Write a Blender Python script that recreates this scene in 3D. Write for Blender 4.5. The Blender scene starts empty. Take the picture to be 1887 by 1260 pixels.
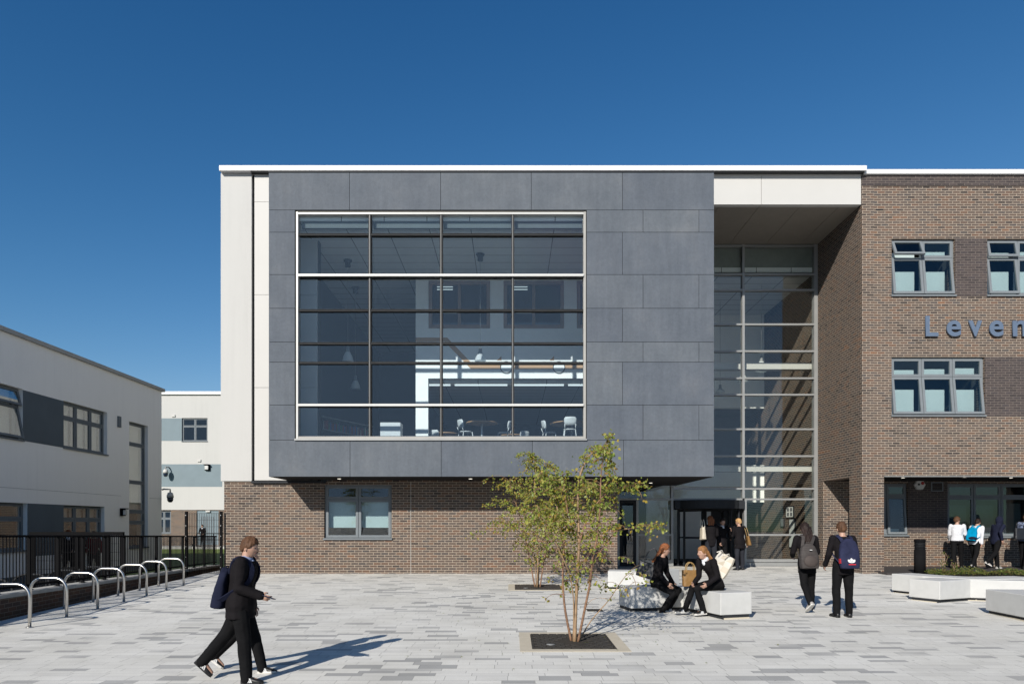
import bpy, bmesh, math, random
from mathutils import Vector, Matrix, noise
R = math.radians
V = Vector
sc = bpy.context.scene
COL = sc.collection
F = 1258.0; CX = 943.5; HY = 966.0; CZ = 1.466      # 24 mm lens on a 36 mm sensor, eye height above the facade's foot
def px(x, Y): return (x - CX) * Y / F
def pz(y, Y): return CZ - (y - HY) * Y / F
def gz(Y): return -0.015 * (20.42 - Y)               # the plaza falls gently away from the building

# ------------------------------------------------------------------ mesh builder
class MB:
    def __init__(s, T=None):
        s.v = []; s.f = []; s.m = []; s.sm = []; s.T = T
    def add(s, vs, fs, mi=0, smooth=False):
        b = len(s.v)
        s.v += [V(p) if s.T is None else V(s.T(*p)) for p in vs]
        for f in fs:
            s.f.append([b + i for i in f]); s.m.append(mi); s.sm.append(smooth)
        return s
    def box(s, x0, x1, y0, y1, z0, z1, mi=0):
        return s.add([(x0,y0,z0),(x1,y0,z0),(x1,y1,z0),(x0,y1,z0),(x0,y0,z1),(x1,y0,z1),(x1,y1,z1),(x0,y1,z1)],
              [(0,3,2,1),(4,5,6,7),(0,1,5,4),(1,2,6,5),(2,3,7,6),(3,0,4,7)], mi)
    def hexa(s, p, mi=0):
        return s.add(p, [(0,3,2,1),(4,5,6,7),(0,1,5,4),(1,2,6,5),(2,3,7,6),(3,0,4,7)], mi)
    def obox(s, c, a, b, d, mi=0):
        c, a, b, d = V(c), V(a), V(b), V(d)
        return s.hexa([c-a-b-d, c+a-b-d, c+a+b-d, c-a+b-d, c-a-b+d, c+a-b+d, c+a+b+d, c-a+b+d], mi)
    def prism(s, poly, z0, z1, mi=0):
        n = len(poly)
        vs = [(x, y, z0) for x, y in poly] + [(x, y, z1) for x, y in poly]
        fs = [tuple(range(n))[::-1], tuple(range(n, 2*n))] + [(i, (i+1) % n, n+(i+1) % n, n+i) for i in range(n)]
        return s.add(vs, fs, mi)
    def rings(s, rr, cap=True, mi=0, smooth=True, close=False):
        n = len(rr[0]); vs = [p for r in rr for p in r]; fs = []
        m = len(rr)
        for i in range(m if close else m-1):
            j = (i+1) % m
            for k in range(n):
                l = (k+1) % n
                fs.append((i*n+k, i*n+l, j*n+l, j*n+k))
        if cap and not close:
            fs.append(tuple(range(n))[::-1]); fs.append(tuple(range((m-1)*n, m*n)))
        return s.add(vs, fs, mi, smooth)
    def tube(s, pts, r, n=8, mi=0, smooth=True, cap=True):
        pts = [V(p) for p in pts]; rr = []
        rad = r if isinstance(r, (list, tuple)) else [r]*len(pts)
        t = (pts[1]-pts[0]).normalized()
        a = t.orthogonal().normalized()
        for i, p in enumerate(pts):
            if i == 0: d = pts[1]-pts[0]
            elif i == len(pts)-1: d = pts[-1]-pts[-2]
            else: d = (pts[i+1]-pts[i]).normalized()+(pts[i]-pts[i-1]).normalized()
            d = d.normalized() if d.length > 1e-9 else t
            a = (a - d*a.dot(d))
            a = a.normalized() if a.length > 1e-6 else d.orthogonal().normalized()
            b = d.cross(a)
            rr.append([p + (a*math.cos(2*math.pi*k/n)+b*math.sin(2*math.pi*k/n))*rad[i] for k in range(n)])
        return s.rings(rr, cap, mi, smooth)
    def lathe(s, prof, c=(0,0,0), n=16, mi=0, smooth=True):
        c = V(c)
        rr = [[c+V((r*math.cos(2*math.pi*k/n), r*math.sin(2*math.pi*k/n), z)) for k in range(n)] for r, z in prof]
        return s.rings(rr, True, mi, smooth)
    def ell(s, c, a, b, d, nu=12, nv=8, mi=0):
        c, a, b, d = V(c), V(a), V(b), V(d); rr = []
        for i in range(nv+1):
            ph = math.pi*(i+0.02)/(nv+0.04)
            rr.append([c + d*(-math.cos(ph)) + (a*math.cos(2*math.pi*k/nu)+b*math.sin(2*math.pi*k/nu))*math.sin(ph) for k in range(nu)])
        return s.rings(rr, True, mi, True)
    def build(s, name, mat, parent=None, org=None, bevel=0.0):
        o0 = woff(parent) if parent else V(org or (0,0,0))
        me = bpy.data.meshes.new(name)
        me.from_pydata([tuple(p-o0) for p in s.v], [], s.f)
        for m in (mat if isinstance(mat, (list, tuple)) else [mat]): me.materials.append(m)
        me.polygons.foreach_set('material_index', s.m)
        me.polygons.foreach_set('use_smooth', s.sm)
        bm = bmesh.new(); bm.from_mesh(me)
        bmesh.ops.recalc_face_normals(bm, faces=bm.faces)
        bm.to_mesh(me); bm.free()
        o = bpy.data.objects.new(name, me); COL.objects.link(o)
        if parent: o.parent = parent
        elif org: o.location = org
        if bevel:
            b = o.modifiers.new('bevel', 'BEVEL'); b.width = bevel; b.segments = 2; b.limit_method = 'ANGLE'; b.angle_limit = R(40)
        return o

def woff(o):
    w = V((0,0,0))
    while o: w += o.location; o = o.parent
    return w
def tag(o, label=None, cat=None, group=None, kind=None):
    if label: o['label'] = label
    if cat: o['category'] = cat
    if group: o['group'] = group
    if kind: o['kind'] = kind
    return o
def empty(name, loc, label, cat, group=None):
    o = bpy.data.objects.new(name, None); COL.objects.link(o)
    o.location = loc; o.empty_display_size = 0.2
    return tag(o, label, cat, group)
def copy_tree(o, parent=None):
    c = o.copy(); COL.objects.link(c); c.parent = parent
    for ch in list(o.children): copy_tree(ch, c)
    return c

# ------------------------------------------------------------------ materials
class NT:
    def __init__(s, name):
        s.m = bpy.data.materials.new(name); s.m.use_nodes = True
        s.t = s.m.node_tree; s.t.nodes.clear()
        s.out = s.t.nodes.new('ShaderNodeOutputMaterial')
    def n(s, typ, props=None, **inp):
        x = s.t.nodes.new('ShaderNode'+typ)
        for k, v in (props or {}).items(): setattr(x, k, v)
        for k, v in inp.items():
            k2 = int(k[1:]) if k[0] == 'i' and k[1:].isdigit() else k.replace('_', ' ')
            s.set(x.inputs[k2], v)
        return x
    def set(s, sock, v):
        if isinstance(v, bpy.types.NodeSocket): s.t.links.new(v, sock)
        elif isinstance(v, (tuple, list)) and len(v) == 3 and sock.type == 'RGBA': sock.default_value = (*v, 1)
        else: sock.default_value = v
    def math(s, op, a, b=0.0, c=None):
        x = s.n('Math', {'operation': op}, i0=a, i1=b)
        if c is not None: s.set(x.inputs[2], c)
        return x.outputs[0]
    def mix(s, f, a, b, mode='MIX'):
        x = s.n('MixRGB', {'blend_type': mode}, i0=f, i1=a, i2=b)
        return x.outputs[0]
    def ramp(s, f, stops, interp='LINEAR'):
        x = s.n('ValToRGB', None, i0=f); cr = x.color_ramp; cr.interpolation = interp
        while len(cr.elements) < len(stops): cr.elements.new(0.5)
        for e, (p, c) in zip(cr.elements, stops): e.position = p; e.color = (*c, 1)
        return x.outputs[0]
    def pos(s): return s.n('NewGeometry').outputs['Position']
    def noise(s, scale, detail=3.0, rough=0.5, vec=None):
        x = s.n('TexNoise', None, Scale=scale, Detail=detail, Roughness=rough)
        s.set(x.inputs['Vector'], vec if vec is not None else s.pos())
        return x.outputs[0]
    def bsdf(s, col, rough=0.6, metal=0.0, spec=0.5, normal=None, **kw):
        p = s.n('BsdfPrincipled')
        s.set(p.inputs['Base Color'], col); s.set(p.inputs['Roughness'], rough)
        s.set(p.inputs['Metallic'], metal); s.set(p.inputs['Specular IOR Level'], spec)
        if normal is not None: s.set(p.inputs['Normal'], normal)
        for k, v in kw.items(): s.set(p.inputs[k.replace('_', ' ')], v)
        s.t.links.new(p.outputs[0], s.out.inputs[0]); return p
    def bump(s, h, strength=0.3, dist=0.01):
        return s.n('Bump', None, Strength=strength, Distance=dist, Height=h).outputs[0]

def sc3(c, k): return tuple(min(1.0, x*k) for x in c)
GA = 0.66                                            # real albedos for an exposure of +0.6 stops
def M(name, col, rough=0.6, metal=0.0, spec=0.4, var=0.12, vs=4.0, bump=0.0, bs=60.0, stretch=None):
    t = NT(name)
    col = sc3(col, GA)
    vec = t.pos()
    if stretch: vec = t.n('Mapping', None, Vector=vec, Scale=stretch).outputs[0]
    f = t.noise(vs, 5.0, 0.6, vec)
    c = t.ramp(f, [(0.3, sc3(col, 1-var)), (0.7, sc3(col, 1+var))])
    nm = None
    if bump: nm = t.bump(t.noise(bs, 3.0, 0.5, vec), bump, 0.01)
    t.bsdf(c, rough, metal, spec, nm)
    return t.m

def brick(name, cols, mortar, bw=0.225, bh=0.075, mj=0.011, patch=True):
    t = NT(name)
    g = t.n('NewGeometry'); P = t.n('SeparateXYZ', None, i0=g.outputs['Position']).outputs
    N = t.n('SeparateXYZ', None, i0=g.outputs['True Normal']).outputs
    isx = t.math('GREATER_THAN', t.math('ABSOLUTE', N[0]), 0.6)
    isz = t.math('GREATER_THAN', t.math('ABSOLUTE', N[2]), 0.6)
    u = t.math('ADD', t.math('MULTIPLY', P[0], t.math('SUBTRACT', 1.0, isx)), t.math('MULTIPLY', P[1], isx))
    v = t.math('ADD', t.math('MULTIPLY', P[2], t.math('SUBTRACT', 1.0, isz)), t.math('MULTIPLY', P[1], isz))
    rv = t.math('DIVIDE', t.math('ADD', v, 50.0), bh)
    row = t.math('FLOOR', rv); fv = t.math('FRACT', rv)
    uu = t.math('ADD', t.math('DIVIDE', t.math('ADD', u, 100.0), bw), t.math('MULTIPLY', t.math('MODULO', row, 2.0), 0.5))
    colm = t.math('FLOOR', uu); fu = t.math('FRACT', uu)
    mort = t.math('MAXIMUM', t.math('LESS_THAN', fu, mj/bw), t.math('LESS_THAN', fv, mj/bh))
    cell = t.n('CombineXYZ', None, i0=colm, i1=row, i2=0.0).outputs[0]
    wn = t.n('TexWhiteNoise', {'noise_dimensions': '2D'}, Vector=cell)
    big = t.noise(0.55, 3.0, 0.6)
    r = wn.outputs['Value']
    if patch: r = t.math('ADD', t.math('MULTIPLY', r, 0.92), t.math('MULTIPLY', t.math('SUBTRACT', big, 0.47), 0.5))
    stops = [(i/(len(cols)-1)*0.98+0.01, c) for i, c in enumerate(cols)]
    bc = t.ramp(r, stops)
    fine = t.noise(55.0, 4.0, 0.7)
    bc = t.mix(1.0, bc, t.ramp(fine, [(0.25, (0.72,)*3), (0.75, (1.25,)*3)]), 'MULTIPLY')
    wz = t.noise(0.35, 5.0, 0.65); bc = t.mix(1.0, bc, t.ramp(wz, [(0.3, (0.86, 0.87, 0.88)), (0.7, (1.1, 1.08, 1.05))]), 'MULTIPLY')
    mc = t.mix(1.0, mortar, t.ramp(t.noise(9.0, 4.0), [(0.3, (0.8,)*3), (0.7, (1.1,)*3)]), 'MULTIPLY')
    c = t.mix(mort, bc, mc)
    h = t.math('ADD', t.math('SUBTRACT', 1.0, mort), t.math('MULTIPLY', fine, 0.3))
    t.bsdf(t.mix(1.0, c, (GA, GA, GA), 'MULTIPLY'), 0.85, 0.0, 0.25, t.bump(h, 0.5, 0.006))
    return t.m

def paving(name):
    t = NT(name)
    P = t.n('SeparateXYZ', None, i0=t.pos()).outputs
    # courses of three different widths
    y = t.math('ADD', P[1], 200.0)
    v = t.math('ADD', t.math('DIVIDE', y, 0.142), t.math('MULTIPLY', t.math('SINE', t.math('MULTIPLY', y, 2*math.pi/0.62)), 0.26))
    row = t.math('FLOOR', v); fv = t.math('FRACT', v)
    ro = t.n('TexWhiteNoise', {'noise_dimensions': '1D'}, W=row).outputs['Value']
    ln = t.math('ADD', 0.30, t.math('MULTIPLY', t.n('TexWhiteNoise', {'noise_dimensions': '1D'}, W=t.math('ADD', row, 77.3)).outputs['Value'], 0.16))
    uu = t.math('ADD', t.math('DIVIDE', t.math('ADD', P[0], 100.0), ln), t.math('MULTIPLY', ro, 7.0))
    cm = t.math('FLOOR', uu); fu = t.math('FRACT', uu)
    jt = t.math('MAXIMUM', t.math('LESS_THAN', fu, 0.016), t.math('LESS_THAN', fv, 0.03))
    cell = t.n('CombineXYZ', None, i0=cm, i1=row, i2=0.0).outputs[0]
    wn = t.n('TexWhiteNoise', {'noise_dimensions': '2D'}, Vector=cell).outputs
    clump = t.noise(0.5, 2.0, 0.5)
    r = t.math('ADD', wn['Value'], t.math('MULTIPLY', t.math('SUBTRACT', clump, 0.5), 0.35))
    base = t.ramp(r, [(0.0, (0.86, 0.845, 0.805)), (0.40, (0.89, 0.875, 0.835)), (0.66, (0.83, 0.815, 0.78)), (0.83, (0.79, 0.775, 0.745)),
                      (0.86, (0.56, 0.555, 0.545)), (1.0, (0.475, 0.475, 0.47))])
    sp = t.noise(160.0, 3.0, 0.75)
    base = t.mix(1.0, base, t.ramp(sp, [(0.3, (0.82,)*3), (0.7, (1.14,)*3)]), 'MULTIPLY')
    st = t.noise(0.9, 5.0, 0.65)
    base = t.mix(1.0, base, t.ramp(st, [(0.3, (0.90, 0.895, 0.87)), (0.62, (1.06, 1.06, 1.05))]), 'MULTIPLY')
    vo = t.n('TexVoronoi', None, Vector=t.pos(), Scale=2.1); gum = t.math('LESS_THAN', vo.outputs['Distance'], 0.035)
    base = t.mix(t.math('MULTIPLY', gum, 0.55), base, (0.2, 0.19, 0.18))
    wear = t.noise(0.16, 4.0, 0.6); base = t.mix(1.0, base, t.ramp(wear, [(0.3, (0.93, 0.92, 0.90)), (0.65, (1.03, 1.03, 1.03))]), 'MULTIPLY')
    c = t.mix(t.math('MULTIPLY', jt, 0.62), base, (0.13, 0.125, 0.115))
    h = t.math('ADD', t.math('SUBTRACT', 1.0, jt), t.math('MULTIPLY', wn['Value'], 0.25))
    t.bsdf(t.mix(1.0, c, (GA, GA, GA), 'MULTIPLY'), 0.8, 0.0, 0.3, t.bump(h, 0.35, 0.004))
    return t.m

def glass(name, tint=(0.78, 0.84, 0.85), f0=0.05, wob=0.0):
    t = NT(name)
    g = t.n('NewGeometry')
    dot = t.n('VectorMath', {'operation': 'DOT_PRODUCT'}, i0=g.outputs['Incoming'], i1=g.outputs['Normal']).outputs['Value']
    c = t.math('ABSOLUTE', dot)
    fr = t.math('ADD', f0, t.math('MULTIPLY', 1-f0, t.math('POWER', t.math('SUBTRACT', 1.0, c), 5.0)))
    tr = t.n('BsdfTransparent', None, Color=(*tint, 1))
    gl = t.n('BsdfGlossy', None, Color=(1, 1, 1, 1), Roughness=0.0)
    if wob: t.set(gl.inputs['Normal'], t.bump(t.noise(1.3, 1.0), wob, 0.02))
    mx = t.n('MixShader', None, i0=fr, i1=tr.outputs[0], i2=gl.outputs[0])
    t.t.links.new(mx.outputs[0], t.out.inputs[0])
    return t.m

def leafmat(name, cols):
    t = NT(name)
    g = t.n('NewGeometry')
    c = t.ramp(g.outputs['Random Per Island'], [(i/(len(cols)-1), sc3(k, 1.0)) for i, k in enumerate(cols)])
    d = t.n('BsdfPrincipled'); t.set(d.inputs['Base Color'], c); d.inputs['Roughness'].default_value = 0.45; d.inputs['Specular IOR Level'].default_value = 0.35
    tl = t.n('BsdfTranslucent', None, Color=t.mix(1.0, c, (1.3, 1.4, 0.5), 'MULTIPLY'))
    mx = t.n('MixShader', None, i0=0.32, i1=d.outputs[0], i2=tl.outputs[0])
    t.t.links.new(mx.outputs[0], t.out.inputs[0])
    return t.m

def gridmat(name, col, line, sx, sy, w=0.02, rough=0.8):
    t = NT(name)
    P = t.n('SeparateXYZ', None, i0=t.pos()).outputs
    a = t.math('LESS_THAN', t.math('FRACT', t.math('DIVIDE', t.math('ADD', P[0], 60.0), sx)), w/sx)
    b = t.math('LESS_THAN', t.math('FRACT', t.math('DIVIDE', t.math('ADD', P[1], 60.0), sy)), w/sy)
    c = t.mix(t.math('MAXIMUM', a, b), t.mix(t.noise(5.0), sc3(col, 0.93*GA), sc3(col, 1.05*GA)), line)
    t.bsdf(c, rough, 0.0, 0.03); return t.m

def emit(name, col, st):
    t = NT(name); e = t.n('Emission', None, Color=(*col, 1), Strength=st)
    t.t.links.new(e.outputs[0], t.out.inputs[0]); return t.m

def cladding(name):
    t = NT(name)
    f = t.noise(0.9, 6.0, 0.62); f2 = t.noise(14.0, 4.0, 0.7)
    vec = t.n('Mapping', None, Vector=t.pos(), Scale=(5.0, 5.0, 0.5)).outputs[0]
    f3 = t.noise(1.4, 4.0, 0.6, vec)
    oi = t.n('NewGeometry').outputs['Random Per Island']
    c = t.ramp(f, [(0.28, (0.104, 0.122, 0.148)), (0.55, (0.130, 0.148, 0.174)), (0.75, (0.160, 0.174, 0.195))])
    c = t.mix(1.0, c, t.ramp(oi, [(0.0, (0.92, 0.93, 0.96)), (1.0, (1.08, 1.07, 1.05))]), 'MULTIPLY')
    c = t.mix(1.0, c, t.ramp(f2, [(0.25, (0.9,)*3), (0.75, (1.1,)*3)]), 'MULTIPLY')
    c = t.mix(1.0, c, t.ramp(f3, [(0.3, (0.93,)*3), (0.7, (1.07,)*3)]), 'MULTIPLY')
    t.bsdf(t.mix(1.0, c, (GA, GA, GA), 'MULTIPLY'), 0.75, 0.0, 0.2, t.bump(f2, 0.08, 0.004)); return t.m

BR = [(0.062, 0.050, 0.046), (0.118, 0.093, 0.081), (0.145, 0.108, 0.087), (0.09, 0.08, 0.078), (0.155, 0.108, 0.083), (0.125, 0.102, 0.09), (0.17, 0.10, 0.07), (0.13, 0.103, 0.086), (0.23, 0.115, 0.066)]
m = {}
m['rendershade'] = None
m['brick'] = brick('brown_brick', BR, (0.52, 0.435, 0.345), mj=0.0118)
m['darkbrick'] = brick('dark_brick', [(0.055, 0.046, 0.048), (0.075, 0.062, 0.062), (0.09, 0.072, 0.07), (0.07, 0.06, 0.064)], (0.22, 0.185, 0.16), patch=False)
m['redbrick'] = brick('red_brown_brick', [(0.12, 0.07, 0.05), (0.17, 0.09, 0.06), (0.10, 0.07, 0.06), (0.2, 0.11, 0.07)], (0.26, 0.22, 0.18))
m['paving'] = paving('granite_paving')
def streaked(name, col, rough=0.85, k=0.05):
    t = NT(name); col = sc3(col, GA)
    vec = t.n('Mapping', None, Vector=t.pos(), Scale=(6.0, 6.0, 0.22)).outputs[0]
    a = t.noise(1.0, 5.0, 0.65, vec); b2 = t.noise(0.7, 5.0, 0.6); f = t.math('ADD', t.math('MULTIPLY', a, 0.55), t.math('MULTIPLY', b2, 0.45))
    t.bsdf(t.ramp(f, [(0.32, sc3(col, 1-k*1.6)), (0.5, col), (0.7, sc3(col, 1+k*0.6))]), rough, 0.0, 0.3, t.bump(t.noise(220.0, 3.0), 0.08, 0.01)); return t.m
m['render'] = streaked('white_render', (0.625, 0.62, 0.60), k=0.035)
m['white'] = M('white_panel', (0.64, 0.63, 0.605), 0.6, var=0.02, vs=1.0)
m['coping'] = M('white_coping', (0.86, 0.86, 0.86), 0.4, var=0.02)
m['clad'] = cladding('charcoal_cladding')
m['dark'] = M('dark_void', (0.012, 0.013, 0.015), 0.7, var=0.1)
m['darkmetal'] = M('dark_grey_metal', (0.03, 0.033, 0.038), 0.6, spec=0.15, var=0.1, vs=2)
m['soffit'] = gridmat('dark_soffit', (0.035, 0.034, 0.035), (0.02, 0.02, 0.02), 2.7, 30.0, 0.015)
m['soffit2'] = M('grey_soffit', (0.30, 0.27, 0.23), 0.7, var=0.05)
m['frame'] = M('grey_window_frame', (0.215, 0.24, 0.26), 0.65, spec=0.12, var=0.05)
m['silver'] = M('silver_aluminium', (0.36, 0.365, 0.36), 0.42, 0.25, var=0.05)
m['whiteglare'] = M('white_and_glare_aluminium', (0.70, 0.70, 0.68), 0.35, var=0.02)
m['glass'] = glass('window_glass', (0.80, 0.86, 0.87), 0.045)
m['glasslib'] = glass('library_glass', (0.925, 0.965, 0.985), 0.048, 0.0)
m['glassleft'] = glass('reflective_glass', (0.94, 0.95, 0.93), 0.22)
m['blindlight'] = M('white_blind', (1.2, 1.16, 1.08), 0.8, var=0.03)
m['glassat'] = glass('atrium_glass', (0.95, 0.965, 0.95), 0.042, 0.0)
m['mull'] = M('mullion_grey', (0.045, 0.047, 0.05), 0.7, spec=0.1)
m['libwall'] = M('deep_blue_grey_wall', (0.07, 0.09, 0.12), 0.9, var=0.06)
m['spandrel'] = M('grey_green_spandrel', (0.25, 0.28, 0.265), 0.6)
m['silvershade'] = M('shade_side_silver', (0.42, 0.41, 0.385), 0.5, var=0.04)
m['capgrey'] = M('grey_cap', (0.34, 0.34, 0.33), 0.4, var=0.04)
m['blind'] = M('cream_blind', (0.86, 0.89, 0.87), 0.8, var=0.04, vs=2)
m['blindgrey'] = M('grey_blind', (0.11, 0.13, 0.135), 0.8, var=0.1, vs=2)
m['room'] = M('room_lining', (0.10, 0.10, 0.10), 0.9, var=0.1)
m['intwhite'] = M('interior_white', (1.22, 1.22, 1.18), 0.85, var=0.03)
m['intgrey'] = M('interior_grey', (0.22, 0.23, 0.25), 0.85, var=0.06)
m['ceil'] = gridmat('ceiling_tiles', (1.0, 1.02, 1.0), (0.16, 0.16, 0.16), 1.2, 0.6, 0.025)
m['floor'] = M('carpet', (0.05, 0.055, 0.07), 0.9, var=0.15, vs=20)
m['wood'] = M('pale_wood', (0.48, 0.28, 0.14), 0.5, var=0.15, vs=3, stretch=(1, 12, 12))
m['brownframe'] = M('brown_frame', (0.34, 0.22, 0.17), 0.5, var=0.1)
m['peach'] = M('peach_paint', (0.66, 0.40, 0.22), 0.7, var=0.03)
m['ink'] = M('blue_black_glass', (0.012, 0.022, 0.05), 0.05, spec=0.6, var=0.1)
m['chairwhite'] = M('white_plastic', (0.72, 0.74, 0.74), 0.4, var=0.02)
m['steel'] = M('brushed_stainless_steel', (0.86, 0.83, 0.78), 0.28, 1.0, var=0.05, vs=30)
m['black'] = M('black_powder_coat', (0.011, 0.011, 0.012), 0.8, spec=0.03, var=0.1)
m['stone'] = M('cast_stone', (0.52, 0.51, 0.48), 0.85, var=0.1, vs=5, bump=0.1, bs=150)
m['beige'] = M('beige_stone_edging', (0.66, 0.59, 0.47), 0.8, var=0.06, vs=8, bump=0.1, bs=150)
m['concrete'] = M('white_concrete', (0.65, 0.65, 0.635), 0.7, spec=0.2, var=0.05, vs=5, bump=0.12, bs=90)
m['iron'] = M('cast_iron', (0.06, 0.054, 0.048), 0.6, 0.3, var=0.25, vs=10, bump=0.2, bs=90)
m['soil'] = M('dark_soil', (0.035, 0.028, 0.02), 0.95, var=0.4, vs=30, bump=0.5, bs=60)
m['asphalt'] = M('dark_walkway', (0.05, 0.043, 0.042), 0.9, var=0.15, vs=30, bump=0.1, bs=300)
m['bluegrey'] = M('blue_grey_render', (0.23, 0.295, 0.33), 0.8, var=0.05, vs=1.5)
m['slate'] = M('slate_render', (0.12, 0.15, 0.175), 0.8, var=0.07, vs=1.5)
m['bark'] = M('birch_bark', (0.26, 0.145, 0.085), 0.65, var=0.45, vs=9, bump=0.25, bs=40, stretch=(1, 1, 3.5))
m['bark2'] = M('young_bark', (0.33, 0.215, 0.12), 0.65, var=0.35, vs=9, bump=0.2, bs=40)
m['leaf'] = leafmat('birch_leaf', [(0.09, 0.14, 0.022), (0.17, 0.205, 0.035), (0.24, 0.255, 0.05), (0.13, 0.175, 0.03), (0.29, 0.285, 0.06), (0.19, 0.22, 0.055), (0.31, 0.23, 0.035), (0.19, 0.11, 0.03)])
m['leafdark'] = leafmat('shrub_leaf', [(0.035, 0.06, 0.012), (0.07, 0.10, 0.02), (0.11, 0.13, 0.025), (0.09, 0.06, 0.025), (0.13, 0.14, 0.03)])
m['rendershade'] = streaked('shade_lifted_render', (1.25, 1.22, 1.17), k=0.03)  # the white render again, lightened to lift the shaded block
m['signsky'] = M('sky_tinted_steel_lettering', (0.135, 0.185, 0.27), 0.5, 0.1, var=0.04)  # grey metal with the reflected sky put into its base colour
m['lamp'] = emit('downlight_glow', (1.0, 0.93, 0.8), 1.6)
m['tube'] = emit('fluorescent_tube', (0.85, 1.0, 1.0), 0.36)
m['strip'] = emit('glow_strip', (0.9, 1.0, 1.0), 0.62)
t_ = NT('pendant_glass'); mx_ = t_.n('MixShader', None, i0=0.5, i1=t_.n('BsdfTransparent', None, Color=(0.8, 0.85, 0.87, 1)).outputs[0], i2=t_.n('BsdfDiffuse', None, Color=(0.8, 0.82, 0.82, 1)).outputs[0]); t_.t.links.new(mx_.outputs[0], t_.out.inputs[0]); m['lampglass'] = t_.m
m['alarm'] = M('white_alarm_box', (0.7, 0.7, 0.68), 0.5)
m['red'] = M('red_mark', (0.45, 0.03, 0.03), 0.5)
t_ = NT('lawn_grass'); t_.bsdf(t_.ramp(t_.noise(3.0, 6.0, 0.7), [(0.3, (0.06, 0.10, 0.01)), (0.7, (0.14, 0.18, 0.025))]), 0.9); m['lawn'] = t_.m
# ------------------------------------------------------------------ wall with openings, windows
def wall(u0, u1, z0, z1, d0, d1, holes, T=None):
    b = MB(T)
    us = sorted({u0, u1, *[h[0] for h in holes], *[h[1] for h in holes]}); zs = sorted({z0, z1, *[h[2] for h in holes], *[h[3] for h in holes]})
    us = [u for u in us if u0 <= u <= u1]; zs = [z for z in zs if z0 <= z <= z1]
    def solid(i, j):
        if i < 0 or j < 0 or i >= len(us)-1 or j >= len(zs)-1: return False
        uc = (us[i]+us[i+1])/2; zc = (zs[j]+zs[j+1])/2
        return not any(h[0] < uc < h[1] and h[2] < zc < h[3] for h in holes)
    idx = {}
    def vid(i, j, k):
        key = (i, j, k)
        if key not in idx:
            idx[key] = len(b.v); p = (us[i], (d0, d1)[k], zs[j]); b.v.append(V(p) if T is None else V(T(*p)))
        return idx[key]
    def face(*q): b.f.append([vid(*k) for k in q]); b.m.append(0); b.sm.append(False)
    for i in range(len(us)-1):
        for j in range(len(zs)-1):
            if not solid(i, j): continue
            face((i,j,0),(i+1,j,0),(i+1,j+1,0),(i,j+1,0)); face((i,j,1),(i,j+1,1),(i+1,j+1,1),(i+1,j,1))
            if not solid(i-1, j): face((i,j,0),(i,j+1,0),(i,j+1,1),(i,j,1))
            if not solid(i+1, j): face((i+1,j,0),(i+1,j,1),(i+1,j+1,1),(i+1,j+1,0))
            if not solid(i, j-1): face((i,j,0),(i,j,1),(i+1,j,1),(i+1,j,0))
            if not solid(i, j+1): face((i,j+1,0),(i+1,j+1,0),(i+1,j+1,1),(i,j+1,1))
    return b

def ring(b, u0, u1, z0, z1, w, d0, d1):
    b.box(u0, u0+w, d0, d1, z0, z1); b.box(u1-w, u1, d0, d1, z0, z1)
    b.box(u0+w, u1-w, d0, d1, z0, z0+w); b.box(u0+w, u1-w, d0, d1, z1-w, z1)

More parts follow.
